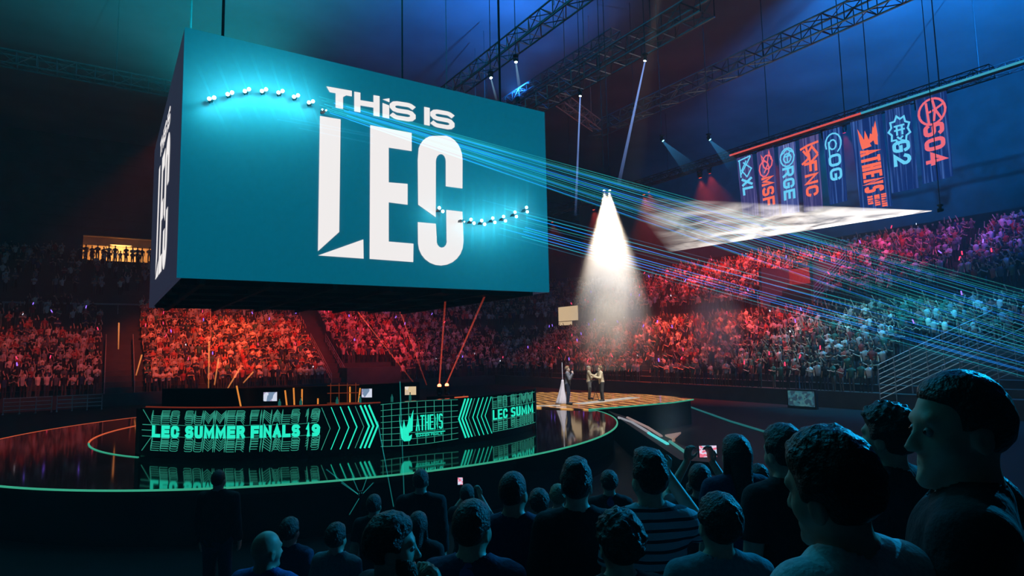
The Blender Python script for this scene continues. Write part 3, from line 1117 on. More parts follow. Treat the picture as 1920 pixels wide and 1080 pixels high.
def truss(a, b, w, label, name='lighting_truss', m=None, dens=1.2):
    a, b = np.asarray(a, float), np.asarray(b, float)
    L = np.linalg.norm(b - a)
    t = (b - a) / L
    s = np.cross(t, UPV)
    s /= np.linalg.norm(s)
    u = np.cross(s, t)
    mb = MB()
    cs = [s * w / 2 * i + u * w / 2 * j for i, j in ((-1, -1), (1, -1), (1, 1), (-1, 1))]
    for c in cs:
        mb.tube([a + c, b + c], w * .06, 5)
    n = max(2, int(L / (w * dens)))
    for i in range(n):
        p, q = a + t * L * i / n, a + t * L * (i + 1) / n
        for k in range(4):
            c0, c1 = cs[k], cs[(k + 1) % 4]
            mb.tube([p + c0, q + c1] if i % 2 else [p + c1, q + c0], w * .035, 4, cap=False)
            mb.tube([p + c0, p + c1], w * .03, 4, cap=False)
    # chain hoists up to the roof
    for f in (.15, .85):
        p = a + t * L * f
        mb.tube([p + u * w / 2, (p[0], p[1], 28)], .03, 4)
    return tag(mb.build(name, m or M_steel), label, 'truss')


truss((23.2, 18, 20), (23.2, 42, 20), 1.0, 'long lattice lighting truss under the roof right of the video cube')
truss((17.5, 20, 20), (17.5, 36, 20), .8, 'lattice truss under the roof behind the top right corner of the video cube')
truss((-6, 46, 21.86), (34, 46, 21.86), .8, 'lattice truss across the hall far behind the video cube')
truss((-6, 16, 19.1), (18, 15, 19.1), .7, 'lattice truss above the frame in front of the stage')
truss((30, 6, 20), (30, 34, 20), .9, 'dim blue lattice truss under the roof at the right')
truss((24.1, 30.5, 20), (29.4, 33, 20), .7, 'short rust-coloured cross truss under the roof', m=mat('rust_truss', (.5, .22, .2), .6))
truss((38, 12, 17.8), (38, 53, 17.8), .6, 'thin dark truss above the lower side stand, behind the banners', m=M_dsteel)
truss((48, 10, 21.3), (48, 49, 21.3), .6, 'thin dark truss above the upper side stand', m=M_dsteel)
truss((27, 5.5, 12.81), (32, 5.5, 12.81), .7, 'short lattice truss at the far right carrying the cyan crowd lamp')
truss((32, 3, 21.2), (36, 5, 21.2), .7, 'short lattice truss at the far right carrying the blue roof lamp')
truss((24, 25, 21.82), (24, 44, 21.82), .7, 'faint lattice truss parallel to the long one under the roof')


def fixture(p, tgt, label, lens_m, size=.22, group=None):
    p, tgt = np.asarray(p, float), np.asarray(tgt, float)
    UPV = np.array([0, 0, 1.0 if tgt[2] <= p[2] + 2 else -1.0])  # lamps that shine up stand on their base
    d = (tgt - p) / np.linalg.norm(tgt - p)
    root = empty('moving_head_lamp', tuple(p), label, 'lamp', group)
    s = np.cross(d, UPV)
    s /= np.linalg.norm(s) + 1e-9
    b = MB()
    b.obox(p + UPV * size * 2.0, (size, 0, 0), (0, size * .8, 0), (0, 0, size * .3))
    b.build('base', M_black, root)
    b = MB()
    for k in (-1, 1):
        b.obox(p + s * k * size * .95 + UPV * size * .85, s * size * .12, np.cross(s, UPV) * size * .3, UPV * size * 1.0)
    b.build('yoke', M_black, root)
    b = MB()
    b.lathe([(size * .5, -size * 1.1), (size * .75, -size * .6), (size * .8, size * .9), (size * .72, size)], p, d, 12)
    b.build('body', M_black, root)
    b = MB()
    b.lathe([(size * .66, size * .98), (size * .5, size * 1.04), (.01, size * 1.07)], p, d, 12)
    b.build('lens', lens_m, root)
    return root


LENS = {}
for i, (x, y, z, tx, ty, tz, pw, c, cone) in enumerate(LAMPS):
    if c not in LENS:
        LENS[c] = glow('wash_lens', c, 3, False)
    d = np.array([tx - x, ty - y, tz - z], float)
    d /= np.linalg.norm(d)
    fixture((x, y, z), (tx, ty, tz), 'black moving-head wash lamp on a truss high over the stage or stands', LENS[c], .2, 'wash lamps on the roof trusses')  # also covers the added performer spots and roof washes
    q = np.array([x, y, z]) + d * .35
    light('SPOT', 'wash_light', tuple(q), (tx, ty, tz), pw, c, .15, cone, .7)

# thin beams from the roof
M_bw = beam_mat('beam_bluewhite', (.22, .38, .9), .42, .05)
M_bd = beam_mat('beam_grey', (.2, .38, .5), .30, .1)
M_spotB = beam_mat('beam_wideblue', (.03, .2, .42), .30, .0, power=.6)
for i, (x0, y0, x1, y1, z, m, r1, lab) in enumerate((
        (1088, 178, 1079, 405, 18.5, M_bw, .07, 'upright blue-white beam right of the video cube'), (1210, 112, 1160, 345, 18.6, M_bw, .09, 'long slanting blue-white beam above the smoke cone'),
        (967, 115, 975, 172, 18.6, M_bd, .09, 'short grey beam above the video cube'), (920, 145, 931, 188, 18.5, M_bd, .07, 'shorter grey beam at the video cube edge'),
        (1241, 263, 1300, 322, 16.0, M_spotB, .5, 'wide blue beam left of the banner rail'), (1329, 261, 1384, 318, 16.0, M_spotB, .5, 'wide blue beam nearest the banner rail'))):
    a = onz(x0, y0, z)
    dd = -(ROT.T @ (a - EYE))[2]
    b_ = atd(x1, y1, dd * .97)
    beam('light_beam', a + (b_ - a) * .02, b_, .035, r1, m, lab, 'beams from the roof lamps')
    fixture(a + UPV * .05, b_, 'lamp at the top of the ' + lab, M_lens if i < 4 else glow('lens_cyan', (.2, .7, 1), 6, False), .12)
    mb = MB()
    mb.tube([a + UPV * .3, (a[0], a[1], 28)], .02, 5)
    tag(mb.build('suspension_cable', M_dsteel), 'cable to the ' + lab, 'cable')
# red beams behind and beside the pod
M_br = beam_mat('beam_red', (1, .10, .05), .26, .2)
M_bo = beam_mat('beam_orange', (1, .3, .08), .40, .45)
for i, (p, x1, y1, s) in enumerate(((LAMP_RED[0], 836, 548, 1.0), (LAMP_RED[1], 912, 548, 1.0))):
    d0 = -(ROT.T @ (p - EYE))[2]
    beam('light_beam', p, atd(x1, y1, d0 * 1.05), .022, .035, M_br, '%s red beam rising from the red lamps to the underside of the cube' % ('left' if i == 0 else 'right'), 'red beams')
RB = [(735, 541, 800, 722, 34), (671, 585, 776, 718, 34), (396, 526, 393, 708, 40), (432, 530, 424, 580, 40), (613, 540, 640, 590, 40), (525, 535, 505, 585, 40)]
for i, (x0, y0, x1, y1, d0) in enumerate(RB):
    beam('light_beam', atd(x0, y0, d0), atd(x1, y1, d0 * 1.02), .03, .03, M_br, ['red beam slanting from the right part of the cube down to the desk', 'thin orange-red beam crossing the middle stand block', 'upright thin red beam in front of the left stand block',
         'short red beam at the bottom edge of the cube, left', 'faint red beam at the bottom edge of the cube, middle', 'faint slanting red beam at the bottom edge of the cube'][i], 'red beams')
for i, (x0, y0, x1, y1) in enumerate(((392, 640, 391, 728), (410, 672, 402, 722), (450, 690, 427, 728), (475, 697, 456, 718), (266, 665, 255, 704), (223, 605, 222, 655))):
    d0 = 42
    beam('light_stick_beam', atd(x0, y0, d0), atd(x1, y1, d0), .05, .04, M_bo, 'short orange light streak in front of the lower rows of the end stand', 'orange streaks before the end stand')
# thin green beam pair crossing the barrier
for i, (x0, y0, x1, y1) in enumerate(((750, 715, 758, 938), (708, 790, 738, 950))):
    a, b_ = atd(x0, y0, 15.5), atd(x1, y1, 11.9)
    beam('light_beam', a, b_, .010, .010, M_lasT, ['thin teal beam crossing the logo on the LED barrier', 'faint teal beam falling in front of the right-pointing chevrons'][i], 'teal beams')
# starburst of thin beams at the stage edge
mb_c = atd(676, 930, 8.6)
for i, (x1, y1) in enumerate(((640, 905), (660, 893), (690, 890), (612, 880), (700, 905), (655, 965))):
    beam('light_beam', mb_c, atd(x1, y1, 9.4), .004, .008, M_lasT, 'faint teal beam spreading from the small lamp below the stage edge', 'fan of faint teal beams', 'light beam')
fixture(mb_c, mb_c + np.array([0, 0, 1.0]) + fwd, 'small lamp below the stage edge', glow('lens_dimblue', (.1, .45, .6), .8, False), .03)
mb = MB()
mb.tube([(mb_c[0], mb_c[1], 0), (mb_c[0], mb_c[1], mb_c[2] + .02)], .012, 6)
mb.lathe([(.12, 0), (.12, .02), (.02, .04)], (mb_c[0], mb_c[1], 0), n=10)
tag(mb.build('lamp_stand', M_black), 'thin black stand carrying the small lamp below the stage edge', 'stand')

# ------------------------------------------------------------------ banners
BX = 36.0
M_rope = mat('banner_frame', (.05, .05, .07), .5)


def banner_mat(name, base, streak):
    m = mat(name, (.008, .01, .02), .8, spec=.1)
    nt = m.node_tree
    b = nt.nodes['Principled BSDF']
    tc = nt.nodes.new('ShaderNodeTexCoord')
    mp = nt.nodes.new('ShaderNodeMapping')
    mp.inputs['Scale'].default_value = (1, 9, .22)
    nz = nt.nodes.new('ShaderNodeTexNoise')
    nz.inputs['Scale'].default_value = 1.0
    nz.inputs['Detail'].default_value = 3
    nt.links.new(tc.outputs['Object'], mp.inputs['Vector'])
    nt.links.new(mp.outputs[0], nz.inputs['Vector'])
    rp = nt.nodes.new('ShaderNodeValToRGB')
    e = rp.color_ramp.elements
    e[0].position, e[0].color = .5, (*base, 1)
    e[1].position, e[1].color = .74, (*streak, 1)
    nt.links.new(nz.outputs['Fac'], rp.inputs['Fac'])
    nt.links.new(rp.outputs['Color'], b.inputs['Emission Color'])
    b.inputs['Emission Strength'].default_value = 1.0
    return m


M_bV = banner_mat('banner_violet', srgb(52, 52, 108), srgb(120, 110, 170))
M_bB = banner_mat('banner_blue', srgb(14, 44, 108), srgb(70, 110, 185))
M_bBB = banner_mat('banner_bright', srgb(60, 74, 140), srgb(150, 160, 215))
M_tB = glow('text_lightblue', srgb(105, 210, 250), 1.0)
M_tO = glow('text_orange', srgb(255, 110, 85), 1.0)
M_tP = glow('text_pink', srgb(240, 105, 120), 1.0)
# rail with its light line
ya, yb = onX(1368, 293, BX), onX(1990, 92, BX)
rail = empty('banner_rail', tuple(ya), 'long sloping-looking rail above the banners with a red and cyan light line', 'rail')
zr = (ya[2] + onX(1770, 160, BX)[2]) / 2
ym = onX(1614, 212, BX)[1]
mb = MB()
mb.box((BX + .05, yb[1], zr - .12), (BX + .25, ya[1], zr + .05))
for y in np.arange(yb[1], ya[1], 5):
    mb.tube([(BX + .15, y, zr), (BX + .15, y, 28.5)], .03, 5)
mb.build('beam', M_dsteel, rail)
MB().box((BX - .02, ym, zr - .05), (BX + .05, ya[1], zr + .05)).build('light_line', glow('rail_red', srgb(225, 85, 80), .9), rail)
MB().box((BX - .02, yb[1], zr - .05), (BX + .05, ym, zr + .05)).build('light_line', glow('rail_cyan', srgb(60, 165, 195), .9), rail)
# quad: top-left, top-right, bottom-right, bottom-left in the photograph; text runs down; emblem box near the top
EM = {
    'x': [[(.05, .9), (.95, 1.0)], [(.1, .9), (.1, .1)], [(.1, .2), (.95, .95)], [(.4, .75), (.95, .4), (.55, .05), (.2, .4), (.6, .8)]],
    'loops': [arc(.35, .35, .33, .33, 0, 360, 10), arc(.6, .6, .33, .3, 0, 360, 10), [(.3, .5), (.2, .95), (.4, .7)], [(.6, .6), (.75, 1.05), (.85, .7)], [(.35, .2), (.6, .5)]],
    'face': [arc(.5, .5, .48, .5, 0, 360, 14), [(.1, .7), (.5, .95), (.9, .7)], arc(.5, .45, .26, .25, 0, 360, 10), [(.3, .55), (.7, .55)], [(.5, .3), (.5, .55), (.7, .75)]],
    'k': [[(0, .85), (.4, .95), (1, 1.0)], [(.3, .9), (.42, .3), (.05, .1)], [(.42, .6), (.65, .85), (.95, .45)], [(.45, .5), (.5, .05), (.95, .35)], [(.15, .7), (.3, .5)]],
    'p': [arc(.5, .5, .48, .5, 200, -60, 12), arc(.45, .45, .22, .24, 0, 360, 10), [(.22, .6), (.22, -.1)]],
    'gear': [[(.5 + (.5 if i % 2 else .38) * math.cos(i * PI / 9), .5 + (.5 if i % 2 else .38) * math.sin(i * PI / 9)) for i in range(19)], [(.3, .65), (.7, .65)], [(.3, .5), (.7, .5)], [(.38, .35), (.38, .65)], [(.62, .35), (.62, .65)], [(.4, .25), (.5, .18), (.6, .25)]],
    'disc': [arc(.5, .5, .5, .5, 0, 360, 20), [(.3, .85), (.35, .1)], [(.55, .9), (.62, .55), (.95, .7)], [(.4, .5), (.62, .55), (.8, .2)], [(.62, .55), (.55, .15)]],
}
BAN = [
    ('XL', 'x', M_bV, M_tB, [(1381, 297), (1409, 289), (1423, 403), (1393, 408)], (.02, .36), (.36, .66), 'leftmost hanging banner, light blue cross emblem above two letters'),
    ('MSF', 'loops', M_bV, M_tO, [(1419, 286), (1450, 276), (1460, 402), (1427, 410)], (.05, .40), (.40, .86), 'second hanging banner from the left, pink looped emblem above orange letters'),
    ('RGE', 'face', M_bBB, M_tB, [(1459, 275), (1490, 265), (1498, 397), (1466, 404)], (.06, .32), (.33, .82), 'third hanging banner from the left, pale violet with pale blue round emblem'),
    ('FNC', 'k', M_bV, M_tO, [(1498, 262), (1534, 251), (1542, 390), (1508, 398)], (.10, .37), (.34, .83), 'fourth hanging banner from the left, orange branching emblem above orange letters'),
    ('OG', 'p', M_bB, M_tB, [(1542, 247), (1578, 237), (1588, 376), (1556, 384)], (.06, .33), (.34, .72), 'fifth hanging banner from the left, light blue round emblem above two round letters'),
    ('ATHENS', 'flame', M_bB, M_tO, [(1594, 230), (1652, 213), (1672, 386), (1614, 396)], (.08, .33), (.34, .83), 'widest hanging banner with the orange flame emblem above the word ATHENS'),
    ('G2', 'gear', M_bB, M_tB, [(1659, 208), (1706, 195), (1722, 352), (1672, 362)], (.10, .44), (.40, .72), 'hanging banner with a light blue toothed round emblem above a letter and a digit'),
    ('SO4', 'disc', M_bB, M_tP, [(1716, 188), (1774, 170), (1786, 330), (1730, 345)], (.04, .34), (.33, .84), 'rightmost hanging banner with a pink ring emblem above pink characters'),
]
for i, (txt, em, bm, tm, q, ev, tv, lab) in enumerate(BAN):
    tl, tr, br, bl = q
    fnp = quadmap(lambda x, y: onX(x, y, BX - .03), (bl, br, tr, tl))
    Q = [onX(x, y, BX) for x, y in q]
    root = empty('hanging_banner', tuple((Q[0] + Q[1]) / 2), lab, 'banner', 'hanging team banners')
    b = MB()
    b.slab(Q, (.06, 0, 0))
    b.build('cloth', bm, root)
    b = MB()
    for cpt in (Q[0] * .85 + Q[1] * .15, Q[0] * .15 + Q[1] * .85):
        b.tube([cpt + np.array([.03, 0, 0]), (BX + .1, cpt[1], zr)], .02, 5)
    b.tube([Q[0] + np.array([.03, 0, .02]), Q[1] + np.array([.03, 0, .02])], .04, 6)
    b.build('hanger', M_rope, root)
    W = np.linalg.norm(Q[0] - Q[1])
    H = np.linalg.norm(Q[0] - Q[3])
    asp = H / W
    # text frame: s runs down the banner, t runs from left edge to right edge (letters' up points right)
    f = lambda s, t, fnp=fnp, tv=tv: fnp(.17 + .68 * t if txt != 'ATHENS' else .2 + .62 * t, 1 - (tv[0] + (tv[1] - tv[0]) * s))
    n = len(txt)
    b = MB()
    cell = 1.0 / n
    ratio = (tv[1] - tv[0]) * asp / .68 / n
    for j, ch in enumerate(txt):
        for st in GL[ch]:
            thk = .205 if txt != 'ATHENS' else .15
            rib = [(p[0] * (ratio * .86 - thk) + thk / 2, thk / 2 + p[1] * (1 - thk)) for p in st]
            ribbon(b, rib, thk, lambda u, v, j=j, f=f: f((j + u / ratio) * cell, v))
    if txt == 'ATHENS':
        for r_, wd in enumerate(('SUMMER', 'FINALS', '2019')):
            f3 = lambda u, v, fnp=fnp, r_=r_: fnp(.26 + .22 * (2 - r_) + .17 * v, 1 - (.85 + .145 * u))
            ww = 1.0 / max(len(wd), 5)
            text(b, wd, 0, 0, ww * .75, 1, .12, ww * .2, lambda u, v, f3=f3: f3(u, v))
    b.build('lettering', tm, root)
    b = MB()
    if em == 'flame':
        F2 = [(.0, .95), (.05, .35), (.12, .0), (.62, .05), (.55, .2), (.75, .28), (.8, .1), (.95, .05), (.98, .45), (1.0, .4), (.95, 1.1), (.82, .8), (.78, .9), (.7, .55), (.62, .62), (.52, .35), (.36, .8), (.28, .4), (.12, .7)]
        b.add([fnp(.2 + .62 * x, 1 - (ev[1] + (ev[0] - ev[1]) * y)) for x, y in F2], [tuple(range(len(F2)))])
    else:
        ke = (ev[1] - ev[0]) * asp / .86
        for st in EM[em]:
            ribbon(b, [(x, y * ke) for x, y in st], .09 if em != 'k' else .13, lambda u, v, ev=ev, fnp=fnp, ke=ke: fnp(.07 + .86 * u, 1 - (ev[1] + (ev[0] - ev[1]) * v / ke)))
    b.build('emblem', M_tP if em == 'loops' else tm, root)

# ------------------------------------------------------------------ white light sheet
def sheet_mat():
    m = beam_mat('light_sheet_white', (1.0, .92, .84), 3.0, 0.0)
    nt = m.node_tree
    tc = [n for n in nt.nodes if n.type == 'TEX_COORD'][0]
    nz = [n for n in nt.nodes if n.type == 'TEX_NOISE'][0]
    nz.inputs['Scale'].default_value = .42
    nz.inputs['Detail'].default_value = 4
    nz.inputs['Distortion'].default_value = .8
    mr = [n for n in nt.nodes if n.type == 'MAP_RANGE'][1]
    mr.inputs['From Min'].default_value, mr.inputs['From Max'].default_value = .34, .7
    mr.inputs['To Min'].default_value, mr.inputs['To Max'].default_value = .12, 1.3
    return m


ZS = 10.3
sS, sF, sN = onz(1753, 395, ZS), onz(1252, 473, ZS), onz(1170, 368, ZS)
nr, na = 24, 16
vs, al = [], []
for i in range(nr + 1):
    for j in range(na + 1):
        rr = i / nr
        far = sF + (sN - sF) * (j / na)
        vs.append(sS + (far - sS) * (.01 + .99 * rr))
        w = (.20 + .80 * (1 - rr) ** 1.3) * (1 - j / na) ** .4 * min(1, (1 - rr) / .12) ** .8
        al.append(1 - w)
n_ = len(vs)
mb = MB()
mb.add(vs, [(i * (na + 1) + j, (i + 1) * (na + 1) + j, (i + 1) * (na + 1) + j + 1, i * (na + 1) + j + 1) for i in range(nr) for j in range(na)])
o = mb.build('light_sheet', sheet_mat(), None, True, loc=tuple(sS))
at = o.data.attributes.new('along', 'FLOAT', 'POINT')
at.data.foreach_set('value', np.array(al, np.float32))
tag(o, 'flat white sheet of light in the haze below the banners, fanning out to the left', 'light beam')
fixture(sS + np.array([.1, -.2, 0]), sF, 'lamp at the right tip of the white sheet of light', M_lens, .12)
mb = MB()
mb.tube([sS + np.array([.1, -.2, .3]), (sS[0] + .1, sS[1] - .2, 28)], .02, 5)
tag(mb.build('suspension_cable', M_dsteel), 'thin cable holding the lamp of the white sheet of light', 'cable')

# ------------------------------------------------------------------ smoke lit by two white lamps over the performers
def smoke_mat(name, dens, noise, aniso=.2, scale=.55, col=(1, .95, .88)):
    m = bpy.data.materials.new(name)
    m.use_nodes = True
    nt = m.node_tree
    nt.nodes.remove(nt.nodes['Principled BSDF'])
    out = nt.nodes['Material Output']
    vs_ = nt.nodes.new('ShaderNodeVolumeScatter')
    vs_.inputs['Color'].default_value = (*col, 1)
    vs_.inputs['Anisotropy'].default_value = aniso
    tc = nt.nodes.new('ShaderNodeTexCoord')
    nz = nt.nodes.new('ShaderNodeTexNoise')
    nz.inputs['Scale'].default_value = scale
    nz.inputs['Detail'].default_value = 3
    nt.links.new(tc.outputs['Object'], nz.inputs['Vector'])
    # soft towards the rim of the puff: distance from its centre line
    ln = nt.nodes.new('ShaderNodeVectorMath')
    ln.operation = 'LENGTH'
    nt.links.new(tc.outputs['Generated'], ln.inputs[0])
    mp = nt.nodes.new('ShaderNodeMapping')
    mp.inputs['Location'].default_value = (-1, -1, -1)
    mp.inputs['Scale'].default_value = (2, 2, 2)
    nt.links.new(tc.outputs['Generated'], mp.inputs['Vector'])
    nt.links.new(mp.outputs[0], ln.inputs[0])
    mr = nt.nodes.new('ShaderNodeMapRange')
    mr.interpolation_type = 'SMOOTHSTEP'
    mr.inputs['From Min'].default_value, mr.inputs['From Max'].default_value = 1.0, .2
    mr.inputs['To Min'].default_value, mr.inputs['To Max'].default_value = 0, 1
    nt.links.new(ln.outputs['Value'], mr.inputs['Value'])
    mr2 = nt.nodes.new('ShaderNodeMapRange')
    mr2.inputs['From Min'].default_value, mr2.inputs['From Max'].default_value = .5 - .25 * noise, .5 + .25 * noise
    mr2.inputs['To Min'].default_value, mr2.inputs['To Max'].default_value = .25, dens
    nt.links.new(nz.outputs['Fac'], mr2.inputs['Value'])
    mr2.inputs['To Min'].default_value = dens * .3
    mu = nt.nodes.new('ShaderNodeMath')
    mu.operation = 'MULTIPLY'
    nt.links.new(mr.outputs[0], mu.inputs[0])
    nt.links.new(mr2.outputs[0], mu.inputs[1])
    nt.links.new(mu.outputs[0], vs_.inputs['Density'])
    nt.links.new(vs_.outputs[0], out.inputs['Volume'])
    return m


def puff(name, lo, hi, m, label):
    mb = MB()
    mb.box(lo, hi)
    o = mb.build(name, m)
    return tag(o, label, 'smoke')


SPX, SPY, SPZ = 21.5, 23.6, 11.95
SPZ = onY(1138, 362, SPY)[2]
SPX = onY(1138, 362, SPY)[0]
for i, x in enumerate((1133, 1143.5)):
    p = onY(x, 362, SPY)
    fixture(p + UPV * .25, (p[0], p[1], 0), '%s one of two white lamps at the top of the smoke cone' % ('left' if i == 0 else 'right'), M_lens, .1)
    l = light('SPOT', 'white_spot', tuple(p + UPV * .1), (p[0] + (-.05 if i == 0 else .1), p[1], 0), 15 * K, WARM, .05, 38, .7)
    mb = MB()
    mb.tube([p + UPV * .5, (p[0], p[1], 28)], .02, 5)
    tag(mb.build('suspension_cable', M_dsteel), 'thin cable holding the %s white lamp over the smoke cone' % ('left' if i == 0 else 'right'), 'cable')


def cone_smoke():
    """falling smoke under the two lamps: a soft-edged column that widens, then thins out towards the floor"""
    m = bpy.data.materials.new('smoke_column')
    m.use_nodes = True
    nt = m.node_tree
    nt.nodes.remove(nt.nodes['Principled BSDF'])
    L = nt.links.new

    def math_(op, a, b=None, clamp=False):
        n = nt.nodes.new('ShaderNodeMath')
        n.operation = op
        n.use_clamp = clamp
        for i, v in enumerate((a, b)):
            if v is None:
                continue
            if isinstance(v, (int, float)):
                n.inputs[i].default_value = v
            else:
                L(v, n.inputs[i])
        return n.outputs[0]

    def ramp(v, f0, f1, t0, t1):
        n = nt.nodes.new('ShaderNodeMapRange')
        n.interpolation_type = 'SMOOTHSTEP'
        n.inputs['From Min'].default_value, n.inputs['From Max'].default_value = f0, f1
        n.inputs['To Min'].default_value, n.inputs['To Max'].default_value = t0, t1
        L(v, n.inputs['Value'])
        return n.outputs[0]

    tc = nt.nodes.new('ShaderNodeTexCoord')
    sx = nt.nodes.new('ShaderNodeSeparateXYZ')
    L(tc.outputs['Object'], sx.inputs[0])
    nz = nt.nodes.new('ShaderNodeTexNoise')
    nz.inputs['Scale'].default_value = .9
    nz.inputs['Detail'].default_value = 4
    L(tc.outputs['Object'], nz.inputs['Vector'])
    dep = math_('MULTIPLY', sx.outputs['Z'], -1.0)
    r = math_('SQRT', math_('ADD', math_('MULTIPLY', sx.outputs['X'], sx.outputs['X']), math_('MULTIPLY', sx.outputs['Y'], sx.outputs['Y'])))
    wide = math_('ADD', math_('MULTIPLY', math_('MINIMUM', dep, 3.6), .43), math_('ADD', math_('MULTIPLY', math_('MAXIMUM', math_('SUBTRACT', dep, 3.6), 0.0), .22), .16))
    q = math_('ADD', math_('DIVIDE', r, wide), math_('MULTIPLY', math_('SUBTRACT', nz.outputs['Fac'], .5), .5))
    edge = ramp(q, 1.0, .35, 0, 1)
    along = math_('MULTIPLY', math_('MINIMUM', math_('ADD', math_('MULTIPLY', dep, .40), .25), 1.4), ramp(dep, 9.0, 4.0, .04, 1))  # density grows with depth to even out the lamps' falloff
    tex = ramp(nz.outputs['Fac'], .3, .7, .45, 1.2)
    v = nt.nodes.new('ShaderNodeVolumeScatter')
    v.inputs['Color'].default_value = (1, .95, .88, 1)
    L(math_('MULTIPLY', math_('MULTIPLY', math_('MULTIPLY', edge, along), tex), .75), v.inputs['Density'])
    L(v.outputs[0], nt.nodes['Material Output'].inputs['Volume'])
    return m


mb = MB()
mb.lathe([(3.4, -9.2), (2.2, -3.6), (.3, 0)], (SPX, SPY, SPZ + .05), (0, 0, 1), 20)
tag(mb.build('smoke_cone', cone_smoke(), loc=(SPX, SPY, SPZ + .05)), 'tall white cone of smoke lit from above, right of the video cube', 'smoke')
p = onX(1340, 620, 32)
puff('smoke_puff', tuple(p - np.array([1.5, 2.6, 3.2])), tuple(p + np.array([1.5, 2.6, 3.4])), smoke_mat('puff', .7, .9, scale=.8), 'soft smoke puff in front of the orange side of the stand')
p = onz(1255, 785, 1.8)
puff('smoke_puff', tuple(p - np.array([.8, .8, 1.2])), tuple(p + np.array([.8, .8, 1.1])), smoke_mat('puff_teal', .5, .9, scale=1.2), 'small bluish smoke puff rising beside the catwalk')
# ------------------------------------------------------------------ spectators in the stands
def attr_mat(name, rough=.8):
    m = mat(name, (.5, .5, .5), rough)
    nt = m.node_tree
    at = nt.nodes.new('ShaderNodeAttribute')
    at.attribute_name = 'Col'
    nt.links.new(at.outputs['Color'], nt.nodes['Principled BSDF'].inputs['Base Color'])
    nt.nodes['Principled BSDF'].inputs['Specular IOR Level'].default_value = .2
    return m


M_crowd = attr_mat('spectator_clothes')


def low_person(pose, n=6, r=None):
    """small spectator facing +Y; returns verts, faces, region per face (0 skin 1 shirt 2 trousers 3 hair)"""
    V, Fc, R = [], [], []

    def loft(rings, reg, cap=True):
        k0 = len(V)
        m = len(rings[0])
        for rg in rings:
            V.extend(rg)
        for i in range(len(rings) - 1):
            for j in range(m):
                Fc.append((k0 + i * m + j, k0 + i * m + (j + 1) % m, k0 + (i + 1) * m + (j + 1) % m, k0 + (i + 1) * m + j))
                R.append(reg if not callable(reg) else reg(i, j))
        if cap:
            Fc.append(tuple(range(k0 + m - 1, k0 - 1, -1)))
            Fc.append(tuple(range(k0 + (len(rings) - 1) * m, k0 + len(rings) * m)))
            R.extend([reg if not callable(reg) else reg(0, 0), reg if not callable(reg) else reg(len(rings) - 2, 0)])

    def ring(c, rx, ry, m=n):
        return [(c[0] + rx * math.cos(2 * PI * k / m), c[1] + ry * math.sin(2 * PI * k / m), c[2]) for k in range(m)]

    def limb(pts, rs, reg, m=4):
        rings = []
        for i, p in enumerate(pts):
            p = np.array(p, float)
            t = np.array(pts[min(i + 1, len(pts) - 1)], float) - np.array(pts[max(i - 1, 0)], float)
            t /= np.linalg.norm(t)
            a = np.cross(t, (0, 1, .01))
            a /= np.linalg.norm(a)
            b = np.cross(t, a)
            rings.append([tuple(p + rs[i] * (math.cos(2 * PI * k / m) * a + math.sin(2 * PI * k / m) * b)) for k in range(m)])
        loft(rings, reg)

    for s in (-1, 1):
        limb([(s * .09, 0, .92), (s * .10, .02, .5), (s * .10, -.02, .05), (s * .11, .12, .03)], [.085, .06, .045, .04], 2)
    loft([ring((0, 0, .85), .15, .11), ring((0, 0, 1.05), .145, .105), ring((0, .01, 1.28), .185, .125), ring((0, 0, 1.42), .17, .10), ring((0, 0, 1.50), .06, .06)], 1)
    hz = [(1.47, .045), (1.53, .05), (1.58, .075), (1.65, .09), (1.71, .08), (1.75, .04)]

    def hreg(i, j):
        a = (j + .5) * 2 * PI / n
        return 3 if (i >= 3 or (math.sin(a) < 0.1 and i >= 1)) else 0

    loft([ring((0, .01, z), r_ * .88, r_) for z, r_ in hz], hreg)
    sh, A = 1.40, {
        'down': [((.2, 0), (.25, -.02, 1.12), (.24, .08, .88))] * 2,
        'clap': [((.2, 0), (.24, .08, 1.13), (.04, .28, 1.25))] * 2,
        'up': [((.2, 0), (.30, .05, 1.58), (.22, .1, 1.86))] * 2,
        'oneup': [((.2, 0), (.27, .08, 1.58), (.2, .16, 1.85)), ((.2, 0), (.25, -.02, 1.12), (.2, .12, .9))],
        'phone': [((.2, 0), (.22, .16, 1.22), (.08, .33, 1.5)), ((.2, 0), (.25, -.02, 1.12), (.22, .1, .9))],
        'cross': [((.2, 0), (.24, .06, 1.13), (-.08, .2, 1.2))] * 2,
    }[pose]
    for s, (s0, el, wr) in zip((-1, 1), A):
        e = (s * el[0], el[1], el[2])
        w = (s * wr[0], wr[1], wr[2])
        limb([(s * s0[0], 0, sh), tuple(np.array((s * s0[0], 0, sh)) * .35 + np.array(e) * .65)], [.06, .055], 1)
        h = np.array(w) + (np.array(w) - np.array(e)) * .35
        limb([tuple(np.array((s * s0[0], 0, sh)) * .4 + np.array(e) * .6), e, w, tuple(h)], [.045, .042, .032, .035], 0)
    return np.array(V), Fc, np.array(R)


POSES = ['down', 'clap', 'up', 'oneup', 'phone', 'cross', 'down', 'clap', 'oneup']
SKIN = [(.62, .42, .32), (.55, .36, .26), (.7, .5, .4), (.38, .24, .16), (.66, .46, .36)]
SHIRT = [(.02, .02, .025), (.03, .03, .04), (.62, .62, .62), (.12, .12, .14), (.03, .05, .12), (.45, .45, .47), (.3, .05, .05), (.02, .02, .02), (.25, .27, .3), (.05, .15, .12), (.75, .7, .62), (.04, .04, .05), (.45, .12, .1), (.7, .7, .7)]
HAIR = [(.02, .015, .01), (.04, .025, .015), (.10, .06, .03), (.25, .17, .09), (.015, .015, .015)]
PANTS = [(.02, .02, .03), (.04, .05, .09), (.03, .03, .03), (.1, .09, .08)]


